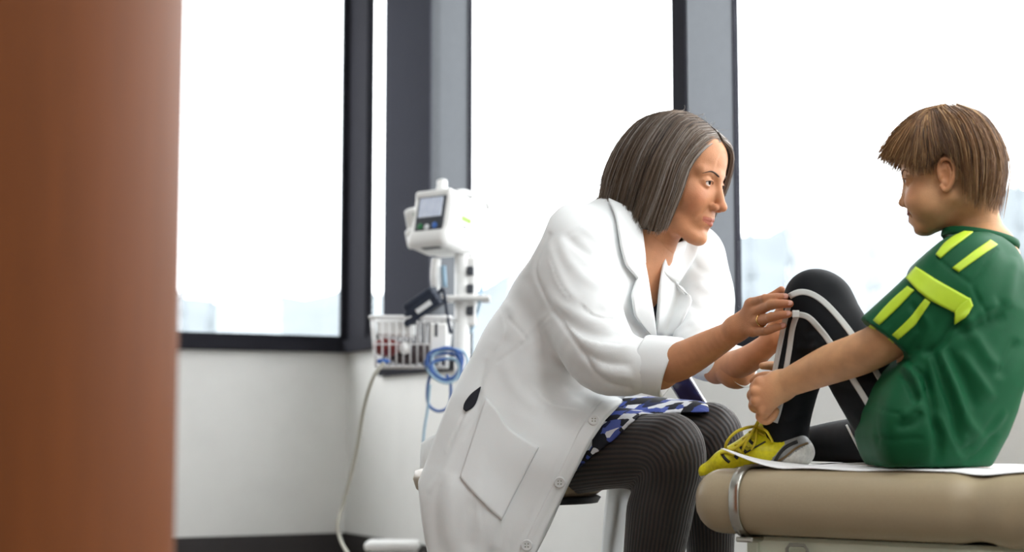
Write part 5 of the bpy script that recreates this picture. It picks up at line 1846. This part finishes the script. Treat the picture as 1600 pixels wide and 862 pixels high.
V, F = tube_vf(C, .24, 6)
mesh_obj('teeth', frB.out(V), F, m_teeth, boy)
# ---- hair
gB = [[(-1, 0, 13.6), (4.2, 0, 13.0), (9.0, 0, 9.6), (11.9, 0, 5.6)],
      [(-1, .6, 13.6), (4.0, 2.6, 12.6), (8.8, 2.8, 9.0), (12.0, 2.8, 4.8)],
      [(0, 1.2, 13.6), (4.0, 4.4, 11.8), (8.0, 5.2, 7.6), (10.4, 4.8, 3.6)],
      [(1.5, 2, 13.2), (4.2, 5.6, 10.8), (6.8, 6.6, 5.6), (8.0, 6.6, 2.2)],
      [(2.5, 2.6, 12.9), (4.0, 6.4, 9.4), (5.2, 7.5, 4.0), (5.4, 7.2, .2)],
      [(2.5, 2.8, 12.8), (2.8, 7, 8.8), (2.8, 8.0, 4.4), (3.0, 7.8, .8)],
      [(1.5, 2.6, 13.0), (.8, 7.1, 9.2), (.2, 8.3, 5.0), (-.2, 8.4, 2.6)],
      [(0, 2, 13.3), (-2.4, 6.9, 9.2), (-3.6, 8.2, 3), (-2.6, 7.3, -5.6)],
      [(-1.5, 1.5, 13.4), (-4.8, 6.0, 9.2), (-6.2, 7, 2), (-4.0, 6, -7.2)],
      [(-2.5, 1, 13.3), (-6.6, 4.4, 9.2), (-8.2, 4.9, 1), (-5.2, 4.4, -7.8)],
      [(-3, 0, 13.3), (-7.6, 0, 9.6), (-9.2, 0, 1.6), (-6.2, 0, -7.9)]]
gB = gB + [[(x, -y, z) for x, y, z in g] for g in gB[::-1]][1:]
m_hairB = attr_mix_mat('light_brown_hair', (.2, .1, .05), [(0, srgb(54, 35, 22)), (.4, srgb(120, 84, 52)), (.7, srgb(160, 118, 76)), (1, srgb(212, 174, 124))], rough=.4, spec=.45, noise=0)
m_capB = mat('brown_hair_mass', srgb(72, 48, 32), rough=.65, noise=.2, nscale=120)
Vs, Fs, tn = hair_strands(frB, gB, 8500, .05, 21, .75, clump=.75, len_jit=.14, segs=10, curl=.16, layer=.55, flip=1.7, bright=.12, front=0)
Vs2, Fs2, tn2 = hair_strands(frB, gB[:4], 700, .05, 31, .8, clump=.8, len_jit=.18, segs=10, curl=.35, layer=.55, flip=1.6, bright=.3)
Vs2b, Fs2b, tn2b = hair_strands(frB, gB[-4:], 300, .05, 33, .8, clump=.8, len_jit=.18, segs=10, curl=.35, layer=.55, flip=1.6, bright=.3)
Vs3, Fs3, tn3 = hair_strands(frB, gB, 900, .10, 37, .7, clump=.3, len_jit=.16, segs=10, curl=.2, layer=.5, flip=1.3, bright=.28)
tn3 = np.where(tn3 < .42, tn3 * .35, tn3)
Fs = np.vstack([Fs, Fs2 + len(Vs), Fs2b + len(Vs) + len(Vs2), Fs3 + len(Vs) + len(Vs2) + len(Vs2b)]); Vs = np.vstack([Vs, Vs2, Vs2b, Vs3]); tn = np.r_[tn, tn2, tn2b, tn3]
hairB = mesh_obj('hair', Vs, Fs, m_hairB, boy, attrs={'tint': tn})
hairB['kind'] = 'stuff'
gcap = [list(catmull(np.array(g), 10)[[0, 3, 5, 8]]) for g in gB]
V, F = hair_cap(frB, gcap, 1.0, 80, 12)
mesh_obj('hair_mass', V, F, m_capB, hairB)

# ---- jersey
tv_lo = (W(1325, 700, 2.5)[0], 2.30, ZT - .012); tv_hi = (W(1640, 500, 2.45)[0], 2.82, W(0, 352, 2.5)[2])
sv1 = Vol(tv_lo, tv_hi, .0042)
sv1.ecap(W(1534, 428, 2.535), W(1522, 480, 2.535), (.140, .060), (.158, .098), BL)
sv1.ecap(W(1522, 480, 2.535), W(1500, 590, 2.53), (.158, .10), (.150, .11), BL, k=.04)
sv1.ecap(W(1500, 590, 2.53), W(1455, 672, 2.525), (.15, .112), (.165, .125), BL, k=.05)
sv1.cone(W(1534, 408, 2.54), W(1530, 440, 2.535), .045, .08, k=.04)
sv1.ell(W(1405, 672, 2.47), (.060, .07, .075), k=.05)
sv1.cone(W(1530, 400, 2.53), W(1500, 425, 2.46), .05, .058, k=.05)
sv1.prism([(1410, 415), (1452, 390), (1482, 373), (1505, 364), (1535, 361), (1562, 368), (1588, 384), (1600, 402), (1608, 440), (1613, 490), (1609, 540), (1598, 585), (1582, 620), (1577, 645), (1565, 682), (1547, 712), (1531, 736), (1440, 738), (1370, 736), (1355, 712), (1346, 682), (1351, 645), (1368, 605),
           (1385, 580), (1402, 562), (1410, 540)], 2.5, k=.022)
sv2 = Vol(tv_lo, tv_hi, .0042)
sv2.chain([(W(1508, 425, 2.455), .060), (W(1450, 478, 2.448), .056), (W(1372, 545, 2.475), .0535)], k=.02)
sv2.plane(W(1388, 534, 2.47), (-.65, .1, -.76))
sv2.cone(W(1495, 428, 2.66), W(1450, 505, 2.72), .048, .045, k=.02)
sv1.f = smin(sv1.f, sv2.f, .009)
# neck opening
sv1.ell(W(1531, 362, 2.54), (.060, .060, .034), k=.004, op='s')
sv1.plane((0, 0, ZT + .006), (0, 0, -1))
Vj, Fj = sv1.mesh(2)
jl = [
    ([(1424, 566), (1412, 556), (1398, 544)], 3, -2, 'g'),
    ([(1500, 505), (1530, 490), (1560, 470)], 9, 3.5), ([(1495, 520), (1530, 512), (1570, 490)], 8, -3.5),
    ([(1455, 540), (1475, 600), (1490, 640), (1500, 700)], 6, -5), ([(1465, 540), (1490, 600), (1512, 660), (1540, 690)], 9, 4.5), ([(1480, 545), (1510, 600), (1525, 640)], 8, -4.0),
    ([(1500, 550), (1535, 600), (1552, 625)], 9, 3.5), ([(1442, 560), (1450, 610), (1460, 650), (1468, 700), (1462, 730)], 7, -5.5), ([(1450, 640), (1475, 680), (1495, 705), (1530, 690), (1570, 640)], 7, -4.0),
    ([(1460, 640), (1482, 690), (1505, 718)], 7, 4.5), ([(1520, 700), (1550, 670), (1572, 640)], 6, 4), ([(1508, 722), (1535, 705), (1558, 675)], 5, -3.5),
    ([(1405, 565), (1430, 590), (1440, 620)], 5, 4.5), ([(1400, 580), (1420, 600), (1434, 632)], 5, -4.5), ([(1428, 572), (1445, 592), (1452, 618)], 4, -4.5),
    ([(1357, 634), (1400, 645), (1440, 646)], 2.5, -1.6, 'g'), ([(1346, 680), (1390, 687), (1440, 684)], 2.5, -1.8, 'g'), ([(1370, 620), (1366, 660), (1372, 700)], 4, -2.0),
    ([(1408, 650), (1430, 640), (1440, 628)], 6, 3.5), ([(1400, 668), (1428, 660), (1442, 645)], 6, -3.0),
    ([(1558, 388), (1542, 410), (1528, 432), (1520, 446), (1530, 470), (1545, 500)], 3, -2.2, 'g'), ([(1465, 404), (1490, 424), (1515, 442)], 2.5, -1.6, 'g'),
    ([(1585, 400), (1580, 440), (1570, 480)], 10, 3), ([(1500, 500), (1482, 515), (1470, 535), (1440, 555)], 6, -5.0), ([(1505, 490), (1520, 520), (1545, 560), (1565, 575)], 10, 3.0),
    ([(1420, 470), (1435, 495), (1430, 520)], 6, -2.5), ([(1445, 490), (1450, 515), (1435, 545)], 6, 2.5), ([(1560, 590), (1575, 560), (1590, 530)], 9, -3.0),
]
Vj = folds(Vj, Fj, [(l[0], l[1], l[2] * (1.55 if len(l) == 3 else 1.1), *l[3:]) for l in jl])
Vj = wrinkle(Vj, Fj, .0022, 30, 9)
js = Surf(Vj, Fj)
shirt = mesh_obj('jersey', Vj, Fj, m_shirt, boy)
def trim(name, l, r, m, off=.0028, n=20, mm=6, curve=True, thick=.0022):
    return strip_on(name, js, l, r, m, shirt, n, mm, off, thick, curve)
trim('arm_band', [(1434, 419), (1463, 438), (1495, 455), (1514, 466)], [(1418, 437), (1434, 455), (1452, 469), (1491, 488)], m_neon, off=.005, n=28, mm=8, curve=False)
trim('arm_band', [(1491, 487), (1500, 475), (1514, 465)], [(1493, 507), (1512, 495), (1519, 478)], m_neon, off=.0065, n=10, mm=8, curve=False)
trim('shoulder_stripe', [(1507, 363), (1490, 371), (1475, 383), (1463, 399)], [(1520, 364), (1502, 378), (1486, 390), (1470, 404)], m_neon)
trim('shoulder_stripe', [(1546, 376), (1520, 394), (1488, 419)], [(1557, 383), (1530, 402), (1498, 425)], m_neon)
trim('sleeve_stripe', [(1419, 448), (1392, 472), (1359, 508)], [(1429, 454), (1402, 482), (1367, 515)], m_neon)
trim('sleeve_stripe', [(1446, 466), (1420, 498), (1386, 530)], [(1454, 472), (1430, 506), (1395, 537)], m_neon)
ncol = []
for k in range(40):
    t = 2 * math.pi * k / 40
    ncol.append(W(1532, 377, 2.54) + np.array([.056 * math.cos(t), .058 * math.sin(t), -.012 * math.cos(t) + .004]))
V, F = tube_vf(ncol, .0075, 8, True, flat=.6)
mesh_obj('collar', V, F, m_shirt, shirt)
box('neck_label', W(1579, 384, 2.5), (.010, .002, .016), m_navy, shirt, None, .0005)

# ---- track trousers
pv_ = Vol((W(1180, 700, 2.75)[0], 2.36, ZT - .004), (W(1480, 500, 2.5)[0], 3.02, W(0, 418, 2.66)[2]), .0042)
pv_.chain(ch([(1430, 688, 2.53, 66), (1375, 622, 2.57, 60), (1320, 540, 2.615, 52), (1284, 478, 2.655, 49)]), k=.02)
pv_.chain(ch([(1277, 474, 2.66, 47), (1262, 535, 2.672, 42), (1242, 605, 2.685, 36), (1228, 660, 2.695, 37), (1226, 705, 2.697, 38)]), k=.025)
pv_.ell(W(1268, 462, 2.655), [RM(36, 2.65)] * 3, k=.02)
pv_.chain(ch([(1430, 690, 2.66, 48), (1330, 690, 2.84, 36), (1268, 697, 2.92, 30)]), k=.02)
# hem cut of the raised leg
pl_p, pl_n = W(1226, 696, 2.697), np.array([-.22, 0, -.975])
Xg, Yg, Zg = pv_.ax[0][:, None, None], pv_.ax[1][None, :, None], pv_.ax[2][None, None, :]
dpl = (Xg - pl_p[0]) * pl_n[0] + (Zg - pl_p[2]) * pl_n[2] + 0 * Yg
reg = (Xg < W(1285, 690, 2.7)[0]) & (Yg < 2.79) & (Zg < pl_p[2] + .05)
pv_.f = np.where(reg, np.maximum(pv_.f, dpl), pv_.f).astype(np.float32)
pv_.plane((0, 0, ZT + .006), (0, 0, -1))
Vp, Fp = pv_.mesh(2)
pl_ = [([(1255, 520), (1275, 515), (1290, 530)], 6, -4), ([(1245, 540), (1265, 545), (1280, 540)], 6, 3.5), ([(1205, 600), (1230, 612), (1262, 600)], 6, 3), ([(1215, 650), (1235, 660), (1258, 645)], 5, -3),
       ([(1210, 672), (1235, 680), (1258, 668)], 5, 3), ([(1300, 600), (1340, 610), (1360, 600)], 8, -3), ([(1330, 640), (1350, 660), (1360, 690)], 7, 3), ([(1290, 470), (1310, 490), (1330, 530)], 10, 2.5)]
Vp = folds(Vp, Fp, pl_)
Vp = wrinkle(Vp, Fp, .0018, 34, 5)
ps = Surf(Vp, Fp)
pants = mesh_obj('track_trousers', Vp, Fp, m_pants, boy)
def pstripe(line, w=9.0, m=m_stripe, name='stripe', off=.0014, n=44):
    l, r = band(line, w)
    return strip_on(name, ps, list(map(tuple, l)), list(map(tuple, r)), m, pants, n, 5, off, .0014, curve=False)
pstripe([(1234, 463), (1248, 456), (1266, 458), (1288, 472), (1313, 499), (1335, 528), (1356, 560), (1374, 590), (1390, 616)])
pstripe([(1235, 470), (1228, 497), (1220, 535), (1212, 575), (1208, 596)], 7)
pstripe([(1246, 491), (1262, 494), (1280, 512), (1299, 537), (1316, 565), (1334, 594), (1354, 626), (1366, 648)])
pstripe([(1247, 488), (1239, 512), (1234, 545), (1229, 575), (1225, 596)], 8)
pstripe([(1219, 618), (1214, 640), (1208, 659)], 15, name='ankle_panel')
pstripe([(1323, 664), (1338, 692), (1352, 718), (1362, 733)], 3, name='piping')
box('stripe_tab', W(1246, 490, 2.60), (.012, .004, .012), m_stripe, pants, None, .001)
fixp, fixn = ps.hit(np.array([[1246.]]), np.array([[490.]]))
bpy.data.objects[pants.children[-1].name].location = Vector(fixp[0, 0] + fixn[0, 0] * .004 - W(1246, 490, 2.60))

# ---- yellow sports shoe
m_shoe = attr_mix_mat('yellow_grey_shoe', srgb(212, 200, 24), [(0, srgb(216, 206, 22)), (.25, srgb(140, 142, 140)), (.75, srgb(222, 220, 212))], rough=.42, noise=.12, nscale=180, interp='CONSTANT')
m_lace = mat('yellow_lace', srgb(204, 184, 34), rough=.6)
m_dark = mat('dark_shoe_lining', srgb(36, 36, 34), rough=.7)
m_mud = mat('dried_mud', srgb(120, 96, 66), rough=.9)
sh = Vol((W(1080, 740, 2.78)[0], 2.60, W(0, 765, 2.7)[2]), (W(1290, 700, 2.66)[0], 2.82, W(0, 640, 2.7)[2]), .0022)
sh.ecap(W(1250, 708, 2.672), W(1190, 708, 2.70), (.032, .019), (.035, .025), BL)
sh.ecap(W(1190, 706, 2.70), W(1140, 722, 2.725), (.036, .028), (.037, .022), BL, k=.02)
sh.ecap(W(1140, 722, 2.725), W(1110, 736, 2.742), (.037, .022), (.030, .016), BL, k=.015)
sh.cone(W(1226, 672, 2.692), W(1240, 700, 2.68), RM(25, 2.69), RM(25, 2.68), k=.02)
sh.cone(W(1200, 672, 2.70), W(1160, 704, 2.715), RM(16, 2.7), RM(15, 2.7), k=.02)
sh.prism([(1196, 652), (1183, 660), (1166, 677), (1148, 690), (1120, 704), (1100, 715), (1091, 729), (1089, 744), (1092, 753), (1112, 749), (1140, 739), (1170, 730), (1210, 728), (1250, 729), (1273, 727), (1277, 710), (1273, 694), (1265, 678), (1262, 645), (1225, 640)], 2.70, k=.004)
Vs_, Fs_ = sh.mesh(1)
us, vs = proj(Vs_)
def inside(U, V, poly):
    P = np.asarray(poly, float); r = np.zeros(U.shape, bool)
    for i in range(len(P)):
        a, b = P[i], P[(i + 1) % len(P)]
        c = (a[1] > V) != (b[1] > V)
        xi = (b[0] - a[0]) * (V - a[1]) / ((b[1] - a[1]) or 1e-9) + a[0]
        r ^= c & (U < xi)
    return r
tt = np.zeros(len(Vs_))
tt[inside(us, vs, [(1222, 640), (1226, 694), (1190, 735), (1300, 735), (1300, 640)])] = .5
tt[inside(us, vs, [(1206, 735), (1226, 718), (1248, 702), (1266, 692), (1290, 690), (1290, 735)])] = 1.0
tt[inside(us, vs, [(1085, 744), (1093, 744), (1112, 741), (1140, 733), (1172, 725), (1210, 724), (1210, 740), (1085, 765)])] = 1.0
shoe = mesh_obj('shoe', Vs_, Fs_, m_shoe, boy, attrs={'tint': tt})
def sband(line, w, m, name, off=.0015):
    l, r = band(line, w)
    return strip_on(name, sh, list(map(tuple, l)), list(map(tuple, r)), m, shoe, 16, 4, off, .0012, curve=False)
sband([(1212, 722), (1226, 714), (1245, 699), (1262, 692)], 3.0, m_mud, 'sole_edge')
sband([(1206, 728), (1220, 706), (1232, 696), (1246, 690)], 5, m_dark, 'heel_line')
sband([(1164, 708), (1178, 700), (1196, 690)], 2.0, m_dark, 'panel_seam')
for k_, (a_, b_) in enumerate((((1128, 708), (1140, 722)), ((1142, 702), (1153, 716)), ((1155, 693), (1166, 706)), ((1168, 682), (1180, 696)))):
    sband([a_, ((a_[0] + b_[0]) / 2 - 2, (a_[1] + b_[1]) / 2), b_], 4.5, m_dark, 'lace_gap', .0012)
def lace(pts, r=.0022):
    Ps = []
    for p in pts:
        if len(p) == 2:
            P, N = sh.hit(np.array([[float(p[0])]]), np.array([[float(p[1])]]))
            Ps.append(P[0, 0] + N[0, 0] * .003)
        else:
            Ps.append(W(*p))
    return tube('lace', Ps, r, m_lace, shoe, n=30, sides=6)
lace([(1126, 710), (1136, 708), (1148, 712)]); lace([(1138, 704), (1150, 703), (1160, 708)]); lace([(1150, 697), (1162, 695), (1172, 700)]); lace([(1162, 687), (1172, 684), (1184, 690)])
lace([(1172, 677), (1182, 675), (1194, 682)])
lace([(1180, 668), (1166, 668, 2.665), (1148, 676, 2.65), (1135, 692, 2.65), (1136, 703, 2.655), (1150, 699, 2.66), (1170, 682, 2.66), (1180, 672)], .0028)
lace([(1182, 668), (1172, 680, 2.655), (1164, 694, 2.655), (1160, 704, 2.66)], .0024)
lace([(1183, 668), (1196, 672, 2.655), (1203, 682, 2.655), (1207, 690, 2.66)], .0024)
lace([(1181, 670), (1186, 656, 2.665), (1190, 646, 2.67)], .003)
lace([(1184, 670), (1180, 690, 2.655), (1174, 702, 2.66)], .0022)
